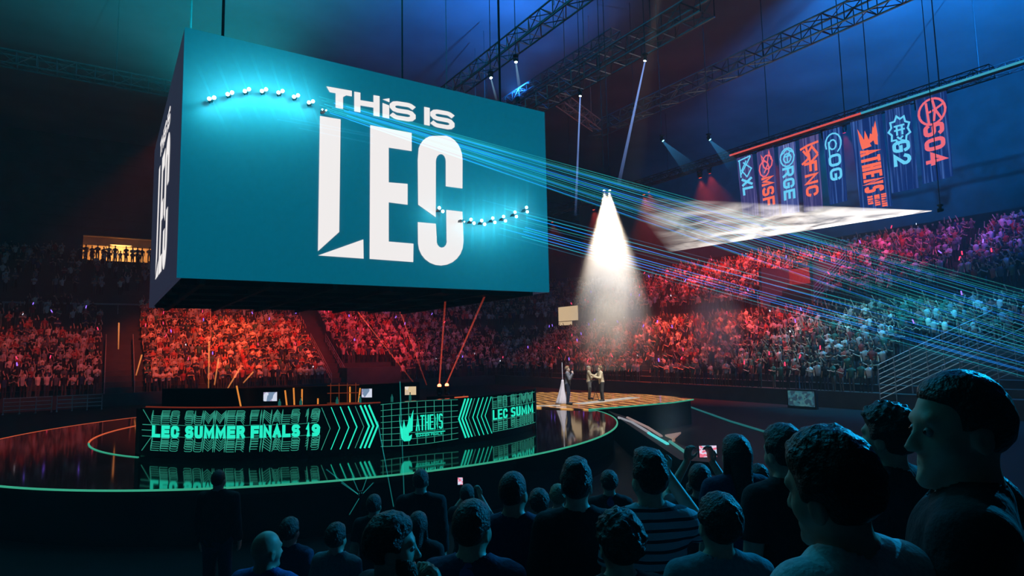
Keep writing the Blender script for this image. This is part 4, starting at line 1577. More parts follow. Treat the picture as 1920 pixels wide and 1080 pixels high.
def person_cols(R, g):
    pal = [SKIN[g.integers(len(SKIN))], SHIRT[g.integers(len(SHIRT))], PANTS[g.integers(len(PANTS))], HAIR[g.integers(len(HAIR))]]
    return np.array(pal)[R]


def fill_seats(path_fn, n_rows, occ, aisle, jit=.12):
    out = []
    for i in range(n_rows):
        out += path_fn(i)
    return out


def seats():
    g = np.random.default_rng(11)
    L = []

    def put(x, y, z, ang, area, occ):
        if g.random() > occ or (45 < x < 47.5 and abs(y - onX(1070, 592, 46.2)[1]) < 2.6 and z > 5):
            return
        L.append((x + g.normal(0, .05), y + g.normal(0, .05), z, ang + g.normal(0, .25), g.uniform(.93, 1.07), area))

    for i in range(17):  # end stand, lower tier (they face -Y)
        y, z = END_Y + .35 + .82 * i, 1.0 + .45 * i
        for x in np.arange(-13.5, 36.6, .52):
            if -.3 < x < 2.7 or 18.2 < x < 20.6 or (20.1 < x < 25.6 and i < 4):
                continue
            if x < 0 and i > 9:
                put(x, y, z, PI, 'end', .30)
            else:
                put(x, y, z, PI, 'end', .97 if x < 26 else .8)
    for i in range(10):
        y, z = END_Y + 15.7 + .86 * i, 10.3 + .5 * i
        for x in np.arange(-12, 7, .55):
            put(x, y, z, PI, 'endup', .75 if i > 7 else .38)
    for i in range(11):  # side stand, lower tier (they face -X)
        x, z = SIDE_X + .35 + .82 * i, 1.0 + .42 * i
        for y in np.arange(5, 60, .52):
            if 36.5 < y < 37.7 or 48 < y < 49.2 or (8.6 < y < 18.6 and i < 6):
                continue
            put(x, y, z, PI / 2, 'side', .96)
        for a in np.arange(.05, 1.5, .55 / max(.6, .35 + .82 * i)):
            rr = .35 + .82 * i
            put(SIDE_X + rr * math.sin(a), END_Y + rr * math.cos(a), z, PI - a, 'corner', .7)
    for i in range(10):
        x, z = SIDE_X + 9.95 + .86 * i, 7.0 + .5 * i
        for y in np.arange(8, 60, .52):
            if (27.2 < y < 32.4 and i < 6) or 44 < y < 45.2 or 18.2 < y < 19.2:
                continue
            put(x, y, z, PI / 2, 'upper', .94)
        for a in np.arange(.03, 1.5, .55 / (9.9 + .86 * i)):
            rr = 9.95 + .86 * i
            put(SIDE_X + rr * math.sin(a), END_Y + rr * math.cos(a), z, PI - a, 'corner', .7)
    return L


SEATS = seats()
_in = []
for s in SEATS:
    x, y = to_px((s[0], s[1], s[2] + 1.4))
    d = -(ROT.T @ (np.array(s[:3]) - EYE))[2]
    hidden = (CX0 - 1 < 0)
    _in.append((d if (-60 < x < 1980 and -60 < y < 760) else 1e9))
order = np.argsort(_in)
near = [SEATS[k] for k in order[:300]]
farr = [SEATS[k] for k in order[300:] if _in[k] < 1e8]
print('seats', len(SEATS), 'far', len(farr))
meshes = []
g = np.random.default_rng(5)
for k in range(36):
    pose = POSES[k % len(POSES)]
    V, Fc, R = low_person(pose, 8)
    me = bpy.data.meshes.new('spectator')
    me.from_pydata(V.tolist(), [], Fc)
    me.materials.append(M_crowd)
    c = person_cols(R, g)
    ca = me.color_attributes.new('Col', 'FLOAT_COLOR', 'CORNER')
    cc = np.repeat(c, [len(f) for f in Fc], axis=0)
    ca.data.foreach_set('color', np.c_[cc, np.ones(len(cc))].astype(np.float32).ravel())
    me.polygons.foreach_set('use_smooth', [True] * len(Fc))
    me.update()
    meshes.append(me)
AREA = {'side': ('standing spectator in the blue-lit near part of the lower side stand', 'spectators in the near side stand'),
        'upper': ('standing spectator in the near part of the upper side stand, beyond the dark band', 'spectators in the upper side stand'),
        'end': ('standing spectator in the end stand', 'spectators in the end stand'), 'corner': ('standing spectator in the corner stand', 'spectators in the corner stand')}
proto = None
for k, s in enumerate(near):
    me = meshes[(k * 7 + k // 36) % 36]
    o = bpy.data.objects.new('spectator', me) if proto is None else proto.copy()
    proto = proto or o
    o.data = me
    COL.objects.link(o)
    o.location = s[:3]
    o.rotation_euler = (0, 0, s[3])
    o.scale = (s[4],) * 3
    tag(o, AREA[s[5]][0], 'person', AREA[s[5]][1])
# all the spectators farther off
base = [low_person(p, 6) for p in POSES]
VV, FF, CC = [], [], []
off = 0
for k, s in enumerate(farr):
    V, Fc, R = base[g.integers(len(base))]
    c_, s_ = math.cos(s[3]), math.sin(s[3])
    W = V * s[4]
    VV.append(np.c_[W[:, 0] * c_ - W[:, 1] * s_ + s[0], W[:, 0] * s_ + W[:, 1] * c_ + s[1], W[:, 2] + s[2]])
    FF += [tuple(i + off for i in f) for f in Fc]
    off += len(V)
    CC.append(np.repeat(person_cols(R, g), [len(f) for f in Fc], axis=0))
me = bpy.data.meshes.new('spectator_crowd')
me.from_pydata(np.concatenate(VV).tolist(), [], FF)
me.materials.append(M_crowd)
cc = np.concatenate(CC)
ca = me.color_attributes.new('Col', 'FLOAT_COLOR', 'CORNER')
ca.data.foreach_set('color', np.c_[cc, np.ones(len(cc))].astype(np.float32).ravel())
me.update()
o = link('spectator_crowd', me)
tag(o, 'dense red-lit crowd of spectators filling the far stands', 'crowd', None, 'stuff')
# small lights held up in the crowd
M_wand = [glow('wand_violet', (.25, .12, 1), 2.2, False), glow('wand_red', (1, .04, .12), 1.8, False), glow('phone_white', (.8, .85, 1), 1.6, False)]
WL = [('violet light stick held up in the %s', 'violet light sticks in the %s'), ('red light stick held up in the %s', 'red light sticks in the %s'), ('small white phone light held up in the %s', 'phone lights in the %s')]
wm = []
for k in range(3):
    mb = MB()
    if k < 2:
        mb.tube([(0, 0, 0), (0, 0, .26)], .04, 6)
    else:
        mb.box((-.04, -.01, 0), (.04, .01, .14))
    me = bpy.data.meshes.new('light_stick')
    me.from_pydata(mb.v, [], mb.f)
    me.materials.append(M_wand[k])
    wm.append(me)
vis = [s for s in near + farr if s[5] in ('end', 'side', 'upper') and 0 < to_px((s[0], s[1], s[2] + 1.4))[0] < 1920]
AN = {'end': 'end stand', 'side': 'lower side stand', 'upper': 'upper side stand'}
for s in [vis[i] for i in g.choice(len(vis), 120, replace=False)]:
    k = int(g.choice(3, p=[.45, .4, .15]))
    o = bpy.data.objects.new('light_stick' if k < 2 else 'phone', wm[k])
    COL.objects.link(o)
    dx, dy = (-.28, 0) if s[5] != 'end' else (0, -.28)
    o.location = (s[0] + dx, s[1] + dy, s[2] + g.uniform(1.45, 1.8))
    o.rotation_euler = (g.normal(0, .3), g.normal(0, .3), g.uniform(0, 3))
    tag(o, WL[k][0] % AN[s[5]], 'light stick' if k < 2 else 'phone', WL[k][1] % AN[s[5]])
# ------------------------------------------------------------------ people near the camera: continuous bodies from a distance field
def cap(P, a, b, ra, rb=None):
    rb = ra if rb is None else rb
    a, b = np.asarray(a, float), np.asarray(b, float)
    ba = b - a
    h = np.clip(((P - a) @ ba) / (ba @ ba + 1e-12), 0, 1)
    return np.linalg.norm(P - a - h[:, None] * ba, axis=1) - (ra + (rb - ra) * h)


def ell(P, c, r, Rm=None):
    q = P - np.asarray(c, float)
    if Rm is not None:
        q = q @ Rm
    r = np.asarray(r, float)
    k0 = np.linalg.norm(q / r, axis=1)
    k1 = np.linalg.norm(q / (r * r), axis=1)
    return np.where(k1 > 1e-9, k0 * (k0 - 1) / np.maximum(k1, 1e-9), -r.min())


def smin(a, b, k):
    h = np.clip(.5 + .5 * (b - a) / k, 0, 1)
    return b + (a - b) * h - k * h * (1 - h)


def smax(a, b, k):
    return -smin(-a, -b, k)


def polygonize(fn, lo, hi, h):
    lo, hi = np.asarray(lo, float), np.asarray(hi, float)
    nb = np.ceil((hi - lo) / (4 * h)).astype(int)
    H = 4 * h
    ax = [lo[i] + (np.arange(nb[i]) + .5) * H for i in range(3)]
    G = np.stack(np.meshgrid(*ax, indexing='ij'), -1).reshape(-1, 3)
    dc = fn(G).reshape(nb)
    act = np.abs(dc) < H * 1.5
    D = np.where(dc > 0, 1.0, -1.0)
    D = D.repeat(4, 0).repeat(4, 1).repeat(4, 2) * H
    mk = act.repeat(4, 0).repeat(4, 1).repeat(4, 2)
    idx = np.argwhere(mk)
    D[mk] = fn(lo + (idx + .5) * h)
    ins = D < 0
    c = [ins[i:ins.shape[0] - 1 + i, j:ins.shape[1] - 1 + j, k:ins.shape[2] - 1 + k] for i in (0, 1) for j in (0, 1) for k in (0, 1)]
    s = sum(x.astype(np.int8) for x in c)
    cell = (s > 0) & (s < 8)
    ci = np.argwhere(cell)
    vid = -np.ones(cell.shape, int)
    vid[cell] = np.arange(len(ci))
    acc = np.zeros((len(ci), 3))
    cn = np.zeros(len(ci))
    cor = [(i, j, k) for i in (0, 1) for j in (0, 1) for k in (0, 1)]
    for a in cor:
        for ax_ in range(3):
            if a[ax_]:
                continue
            b = list(a)
            b[ax_] = 1
            va = D[ci[:, 0] + a[0], ci[:, 1] + a[1], ci[:, 2] + a[2]]
            vb = D[ci[:, 0] + b[0], ci[:, 1] + b[1], ci[:, 2] + b[2]]
            m = (va < 0) != (vb < 0)
            t = np.where(m, va / np.where(m, va - vb, 1), 0)
            p = np.repeat(np.array(a, float)[None], len(ci), 0)
            p[:, ax_] += t
            acc[m] += p[m]
            cn[m] += 1
    V = lo + (ci + .5 + acc / cn[:, None]) * h
    Q = []
    for ax_ in range(3):
        o1, o2 = (ax_ + 1) % 3, (ax_ + 2) % 3
        sl0, sl1 = [slice(None)] * 3, [slice(None)] * 3
        sl0[ax_], sl1[ax_] = slice(0, -1), slice(1, None)
        A, B = ins[tuple(sl0)], ins[tuple(sl1)]
        E_ = np.argwhere(A != B)
        E_ = E_[(E_[:, o1] > 0) & (E_[:, o2] > 0) & (E_[:, o1] < ins.shape[o1] - 1) & (E_[:, o2] < ins.shape[o2] - 1)]
        fl = A[tuple(E_.T)]

        def at(d1, d2):
            q = E_.copy()
            q[:, o1] -= d1
            q[:, o2] -= d2
            return vid[tuple(q.T)]
        q = np.stack([at(1, 1), at(0, 1), at(0, 0), at(1, 0)], 1)
        q[~fl] = q[~fl][:, ::-1]
        Q.append(q)
    Q = np.concatenate(Q)
    Q = Q[(Q >= 0).all(1)]
    return V, Q


def sdf_obj(name, fn, lo, hi, h, m, parent, label=None):
    V, Q = polygonize(fn, lo, hi, h)
    if len(Q) == 0:
        return None
    me = bpy.data.meshes.new(name)
    me.vertices.add(len(V))
    me.vertices.foreach_set('co', V.astype(np.float32).ravel())
    me.loops.add(len(Q) * 4)
    me.loops.foreach_set('vertex_index', Q.astype(np.int32).ravel())
    me.polygons.add(len(Q))
    me.polygons.foreach_set('loop_start', np.arange(0, len(Q) * 4, 4, dtype=np.int32))
    me.polygons.foreach_set('use_smooth', np.ones(len(Q), bool))
    me.update(calc_edges=True)
    me.validate()
    me.materials.append(m)
    o = bpy.data.objects.new(name, me)
    COL.objects.link(o)
    o.parent = parent
    if label:
        o['label'] = label
    return o


def rotm(yaw, pitch, roll):
    cy, sy, cp, sp_, cr, sr = math.cos(yaw), math.sin(yaw), math.cos(pitch), math.sin(pitch), math.cos(roll), math.sin(roll)
    Rz = np.array([[cy, -sy, 0], [sy, cy, 0], [0, 0, 1]])
    Rx = np.array([[1, 0, 0], [0, cp, -sp_], [0, sp_, cp]])
    Ry = np.array([[cr, 0, sr], [0, 1, 0], [-sr, 0, cr]])
    return Rz @ Rx @ Ry


ARM = {
    'down': ((.235, -.02, 1.13), (.245, .06, .88), (0, .15, -1)),
    'up': ((.31, .10, 1.52), (.20, .22, 1.74), (-.3, .2, 1)),
    'raise_in': ((.33, .12, 1.33), (.17, .22, 1.60), (-.5, .2, 1)),
    'phone': ((.26, .22, 1.30), (.10, .36, 1.53), (-.25, .2, 1)),
    'phonehigh': ((.27, .20, 1.43), (.10, .36, 1.70), (-.15, .15, 1)),
    'mouth': ((.24, .14, 1.14), (.07, .20, 1.40), (-.35, -.05, 1)),
    'mic': ((.24, .10, 1.16), (.10, .24, 1.42), (-.4, 0, 1)),
    'front': ((.26, .10, 1.16), (.08, .34, 1.22), (-.7, .5, .1)),
    'reach': ((.25, .18, 1.24), (.20, .42, 1.32), (0, 1, .2)),
}


def hand_prims(w, d, inward, curl):
    """palm and five bent fingers from the wrist w, pointing along d; inward is the palm's normal"""
    d = np.asarray(d, float)
    d /= np.linalg.norm(d)
    nrm = np.asarray(inward, float) - d * (np.asarray(inward, float) @ d)
    nrm /= np.linalg.norm(nrm) + 1e-9
    s = np.cross(d, nrm)
    P = [('e', w + d * .055, (.042, .016, .055), np.stack([s, nrm, d], 1))]
    for i, L in enumerate((.074, .083, .077, .060)):
        b = w + d * (.095 - .004 * abs(i - 1)) + s * (.030 - .020 * i)
        k = b + (d * math.cos(curl * .5) + nrm * math.sin(curl * .5)) * L * .5
        e = k + (d * math.cos(curl * 1.5) + nrm * math.sin(curl * 1.5)) * L * .5
        P += [('c', b, k, .0098, .0088), ('c', k, e, .0088, .0072)]
    b = w + d * .03 + s * .038
    k = b + (d * .6 + s * .55 + nrm * .35) * .05
    e = k + (d * .8 + s * .1 + nrm * .5) * .034
    P += [('c', b, k, .0125, .0105), ('c', k, e, .0105, .0085)]
    return P


class Person:
    def __init__(s, name, loc, heading, label, height=1.75, skin=None, hair=None, hstyle='short', shirt=None, sleeve=.6, trousers=None, armL='down', armR='down',
                 head=(0, 0, 0), lean=(0, 0), h=.011, hem=.84, curl=.5, build=1.0, group=None, shoe=None, eyes=False, beard=None, collar=None):
        s.k = height / 1.75
        s.sc = s.k
        root = bpy.data.objects.new(name, None)
        COL.objects.link(root)
        root.location = loc
        root.rotation_euler = (0, 0, heading)
        root.scale = (s.k,) * 3
        tag(root, label, 'person', group)
        s.root = root
        s.b = build
        s.lean = lean
        s.HR = rotm(*head)
        s.piv = np.array([lean[0] * .30, lean[1] * .30 - .01, 1.50])
        s.arms = []
        for sd, a in ((-1, armL), (1, armR)):
            e, w, d = ARM[a] if isinstance(a, str) else a
            f = np.array([sd, 1, 1.0])
            lx = np.array([lean[0] * .25, lean[1] * .25, 0])
            e, w, d = np.array(e) * f + lx, np.array(w) * f + lx, np.array(d, float) * f
            sh_ = np.array([sd * .178 * build, -.005, 1.405]) + lx
            inw = (-sd, .15, 0) if a == 'down' else (-sd * .5, -.6, 0)
            s.arms.append((sh_, e, w, d, inw, sd))
        s.curl = curl
        lo, hi = np.array([-.48, -.34, -.02]), np.array([.48, .52, 1.86])
        if any(a in ('up', 'phonehigh') for a in (armL, armR)) or not isinstance(armL, str) or not isinstance(armR, str):
            hi[2] = 2.1
        s.lo, s.hi = lo, hi
        s.body_o = sdf_obj('body', s.body, lo, hi, h, skin or M_skin, root)
        if hstyle != 'bald':
            s.hs = hstyle
            hlo, hhi = s.piv + np.array([-.22, -.26, -.25]), s.piv + np.array([.22, .24, .40])
            sdf_obj('hair', s.hair, hlo, hhi, min(h, .009), hair or M_hair, root)
        s.sleeve, s.hem = sleeve, hem
        sdf_obj('shirt', s.shirt, lo, hi, h, shirt or M_cl[0], root)
        sdf_obj('trousers', s.pants, (lo[0], lo[1], .02), (hi[0], hi[1], 1.05), .016, trousers or M_denim, root)
        for sd in (-1, 1):
            sdf_obj('shoe', lambda P, sd=sd: np.maximum(cap(P, (sd * .105, -.05, .045), (sd * .12, .15, .035), .050, .042), .0 - P[:, 2]), (sd * .12 - .09, -.14, -.02), (sd * .12 + .09, .24, .14), .014, shoe or M_shoe, root)
        if beard is not None:
            sdf_obj('beard', s.beard_f, s.piv + np.array([-.15, -.1, -.1]), s.piv + np.array([.15, .22, .2]), .009, beard, root)
        if collar is not None:
            sdf_obj('collar', s.collar_f, s.piv + np.array([-.18, -.2, -.16]), s.piv + np.array([.18, .2, .06]), .009, collar, root, 'collar of another colour than the shirt')
        if eyes:
            for sd in (-1, 1):
                c = s.hp(sd * .031, .083, .125)
                me = MB().ball(c, .0125, 10).build('eye', M_eye, root, True)
                me.matrix_parent_inverse = Matrix.Identity(4)
                mp = MB().ball(c + s.HR @ np.array([0, .0085, 0]), .0062, 8).build('pupil', M_pupil, me, True)
                mp.matrix_parent_inverse = Matrix.Identity(4)

    def hp(s, x, y, z):
        """head frame (origin at the top of the neck, x right, y front) to the body's frame"""
        return s.piv + s.HR @ np.array([x, y, z])

    def torso(s, P):
        b = s.b
        lx = np.array([s.lean[0], s.lean[1], 0])
        d = ell(P, lx * .15 + (0, .005, 1.25), (.168 * b, .118 * b, .23))
        d = smin(d, ell(P, lx * .05 + (0, 0, 1.05), (.148 * b, .112 * b, .18)), .07)
        d = smin(d, ell(P, (0, -.012, .92), (.168 * b, .125 * b, .13)), .07)
        d = smin(d, cap(P, lx * .25 + (-.155 * b, -.005, 1.405), lx * .25 + (.155 * b, -.005, 1.405), .062), .06)
        for sd in (-1, 1):
            d = smin(d, cap(P, lx * .25 + (sd * .12, -.02, 1.43), s.piv + (sd * .03, -.01, -.02), .048, .042), .05)
        return d

    def limbs(s, P):
        d = None
        for sh_, e, w, dd, inw, sd in s.arms:
            a = smin(cap(P, sh_, e, .056 * s.b, .043), cap(P, e, w, .044, .029), .02)
            hd = None
            for q in hand_prims(w, dd, inw, s.curl):
                x = ell(P, q[1], q[2], q[3]) if q[0] == 'e' else cap(P, *q[1:])
                hd = x if hd is None else smin(hd, x, .006)
            a = smin(a, hd, .014)
            d = a if d is None else np.minimum(d, a)
        return d

    def legs(s, P):
        d = None
        for sd in (-1, 1):
            a = smin(cap(P, (sd * .088, -.005, .90), (sd * .098, .015, .50), .090, .060), cap(P, (sd * .098, .012, .5), (sd * .105, -.03, .09), .060, .041), .03)
            a = smin(a, cap(P, (sd * .105, -.04, .045), (sd * .118, .14, .03), .038, .032), .03)
            d = a if d is None else np.minimum(d, a)
        return d

    def headf(s, P):
        Q = (P - s.piv) @ s.HR
        d = ell(Q, (0, -.005, .145), (.076, .096, .102))
        d = smin(d, ell(Q, (0, .032, .072), (.057, .064, .075)), .035)
        d = smin(d, cap(Q, (0, .088, .012), (0, .078, .02), .022), .03)  # chin
        d = smin(d, cap(Q, (-.035, .082, .15), (.035, .082, .15), .012), .02)  # brow
        for sd in (-1, 1):
            d = smin(d, cap(Q, (sd * .045, .06, .095), (sd * .05, .05, .085), .016), .03)  # cheek
            d = smax(d, -ell(Q, (sd * .031, .101, .126), (.017, .013, .011)), .012)  # eye socket
        d = smin(d, cap(Q, (0, .094, .13), (0, .116, .087), .007, .012), .014)
        for sd in (-1, 1):
            d = smin(d, ell(Q, (sd * .012, .104, .084), (.009, .011, .008)), .008)
        d = smin(d, cap(Q, (-.018, .092, .05), (.018, .092, .05), .0065), .008)
        d = smin(d, cap(Q, (-.015, .090, .039), (.015, .090, .039), .007), .008)
        d = smax(d, -cap(Q, (-.022, .100, .0455), (.022, .100, .0455), .003), .004)
        for sd in (-1, 1):
            e = ell(Q, (sd * .079, -.004, .105), (.010, .022, .033))
            e = smax(e, -ell(Q, (sd * .090, .0, .108), (.008, .012, .020)), .006)
            d = smin(d, e, .010)
        return d

    def body(s, P):
        d = smin(s.torso(P), s.legs(P), .03)
        d = smin(d, s.limbs(P), .025)
        n = cap(P, s.piv + (-s.lean[0] * .08, -.012, -.10), s.piv + s.HR @ np.array([0, -.012, .05]), .060, .054)
        return smin(smin(d, n, .035), s.headf(P), .02)

    def hair(s, P):
        Q = (P - s.piv) @ s.HR
        n = np.sin(Q[:, 0] * 95 + 2 * np.sin(Q[:, 1] * 60)) * np.sin(Q[:, 1] * 90 + 1.5) * np.sin(Q[:, 2] * 85 + Q[:, 0] * 30)
        off, amp = {'short': (.012, .003), 'full': (.022, .006), 'curly': (.032, .012), 'long': (.018, .004), 'quiff': (.014, .005), 'crop': (.006, .0015), 'bun': (.014, .003), 'cap': (.014, .0)}[s.hs]
        back = np.minimum(Q[:, 2] - .060 - 3.5 * Q[:, 0] ** 2, -.024 - Q[:, 1])
        side = np.minimum(Q[:, 2] - .122, .036 - Q[:, 1])
        top = (Q[:, 2] - .172) * .9 - (Q[:, 1] - .03) * .42
        cut = -smin(-smax(back, side, .015), -top, .02)
        if s.hs == 'cap':
            cut = Q[:, 2] - .16
        d = ell(Q, (0, -.007, .147), (.077, .097, .103)) - off * np.clip(.25 + cut / .045, .25, 1) - amp * n * np.clip(cut / .03, .2, 1)
        if s.hs == 'quiff':
            d = smin(d, ell(Q, (0, .035, .245), (.055, .065, .03)) - amp * n, .03)
            d = smin(d, ell(Q, (0, -.03, .235), (.055, .06, .03)) - amp * n, .03)
        d = smax(d, -cut - (.008 if s.hs in ('full', 'curly') else 0), .014)
        if s.hs == 'long':
            d = smin(d, smax(cap(Q, (0, -.055, .13), (0, -.085, -.12), .075, .06), -(-Q[:, 1] - .005), .02), .03)
            for sd in (-1, 1):
                d = smin(d, cap(Q, (sd * .075, -.02, .14), (sd * .085, -.01, -.08), .022, .02), .02)
        if s.hs == 'bun':
            d = smin(d, ell(Q, (0, -.10, .20), (.04, .04, .04)), .01)
        if s.hs == 'cap':
            d = smin(d, ell(Q, (0, .12, .165), (.06, .06, .008)), .012)
        return d

    def beard_f(s, P):
        Q = (P - s.piv) @ s.HR
        return smax(s.headf(P) - .007, np.maximum(Q[:, 2] - .055 - np.abs(Q[:, 0]) * .6, .02 - Q[:, 1]), .01)

    def collar_f(s, P):
        a = cap(P, s.piv + (0, -.012, -.075), s.piv + (0, -.008, -.02), .085, .074)
        return np.maximum(a, -cap(P, s.piv + (0, -.012, -.2), s.piv + (0, -.008, .1), .066))

    def shirt(s, P):
        d = s.torso(P)
        for sh_, e, w, dd, inw, sd in s.arms:
            if s.sleeve <= 1:
                q = sh_ + (e - sh_) * s.sleeve
                a = cap(P, sh_, q, .060 * s.b, .058)
                cut = (P - q) @ ((q - sh_) / np.linalg.norm(q - sh_))
                a = np.maximum(a, cut)
            else:
                q = e + (w - e) * .96
                a = smin(cap(P, sh_, e, .058 * s.b, .050), cap(P, e, q, .050, .036), .02)
                a = np.maximum(a, ((P - q) @ ((q - e) / np.linalg.norm(q - e))))
            d = smin(d, a, .035)
        wr = .0035 * np.sin(P[:, 2] * 38 + 6 * np.sin(P[:, 0] * 9 + 1)) * np.sin(P[:, 0] * 22 + P[:, 1] * 17)
        d = d - .013 - wr
        d = np.maximum(d, s.hem - P[:, 2])
        return np.maximum(d, -cap(P, s.piv + (0, .012, -.075), s.piv + (0, .0, .15), .070, .085))

    def pants(s, P):
        d = smin(s.legs(P), ell(P, (0, -.012, .92), (.168 * s.b, .125 * s.b, .13)), .04) - .012
        return np.maximum(np.maximum(d, P[:, 2] - .99), .075 - P[:, 2])


def cloth(name, col, **k):
    return mat(name, col, .85, scale=60, bump=.25, spec=.25, **k)


M_skin = mat('skin', (.52, .33, .25), .5, scale=25, vary=.12, bump=.05)
M_skin2 = mat('skin_pale', (.68, .48, .38), .5, scale=25, vary=.1, bump=.05)
M_hair = mat('hair_dark', (.022, .016, .013), .45, scale=90, vary=.5, bump=.7)
M_hairb = mat('hair_brown', (.06, .038, .022), .45, scale=90, vary=.5, bump=.7)
M_hairf = mat('hair_fair', (.28, .19, .10), .45, scale=90, vary=.4, bump=.7)
M_cl = [cloth('cloth_black', (.02, .02, .023)), cloth('cloth_navy', (.03, .045, .10)), cloth('cloth_grey', (.16, .17, .19)), cloth('cloth_blue', (.05, .10, .30)), cloth('cloth_pale', (.55, .58, .62)), cloth('cloth_teal', (.12, .25, .30)), cloth('cloth_charcoal', (.05, .05, .06))]
M_denim = cloth('denim', (.03, .04, .07))
M_shoe = mat('shoe_leather', (.03, .03, .03), .5)
M_eye = mat('eye_white', (.30, .29, .28), .3)
M_pupil = mat('pupil', (.02, .015, .01), .2)
M_stripe = cloth('striped_cloth', (.40, .48, .55))
nt = M_stripe.node_tree
bs = nt.nodes['Principled BSDF']
tc = [n for n in nt.nodes if n.type == 'TEX_COORD'][0]
sx = nt.nodes.new('ShaderNodeSeparateXYZ')
nt.links.new(tc.outputs['Object'], sx.inputs[0])
mo = nt.nodes.new('ShaderNodeMath')
mo.operation = 'MULTIPLY'
mo.inputs[1].default_value = 22
nt.links.new(sx.outputs['Z'], mo.inputs[0])
fr = nt.nodes.new('ShaderNodeMath')
fr.operation = 'FRACT'
nt.links.new(mo.outputs[0], fr.inputs[0])
rp = nt.nodes.new('ShaderNodeValToRGB')
rp.color_ramp.interpolation = 'CONSTANT'
rp.color_ramp.elements[0].color = (.42, .5, .58, 1)
rp.color_ramp.elements[1].position, rp.color_ramp.elements[1].color = .68, (.03, .04, .06, 1)
nt.links.new(fr.outputs[0], rp.inputs['Fac'])
nt.links.new(rp.outputs['Color'], bs.inputs['Base Color'])

AZ = math.atan2(fwd[1], fwd[0]) - PI / 2  # heading of someone facing straight away from the camera
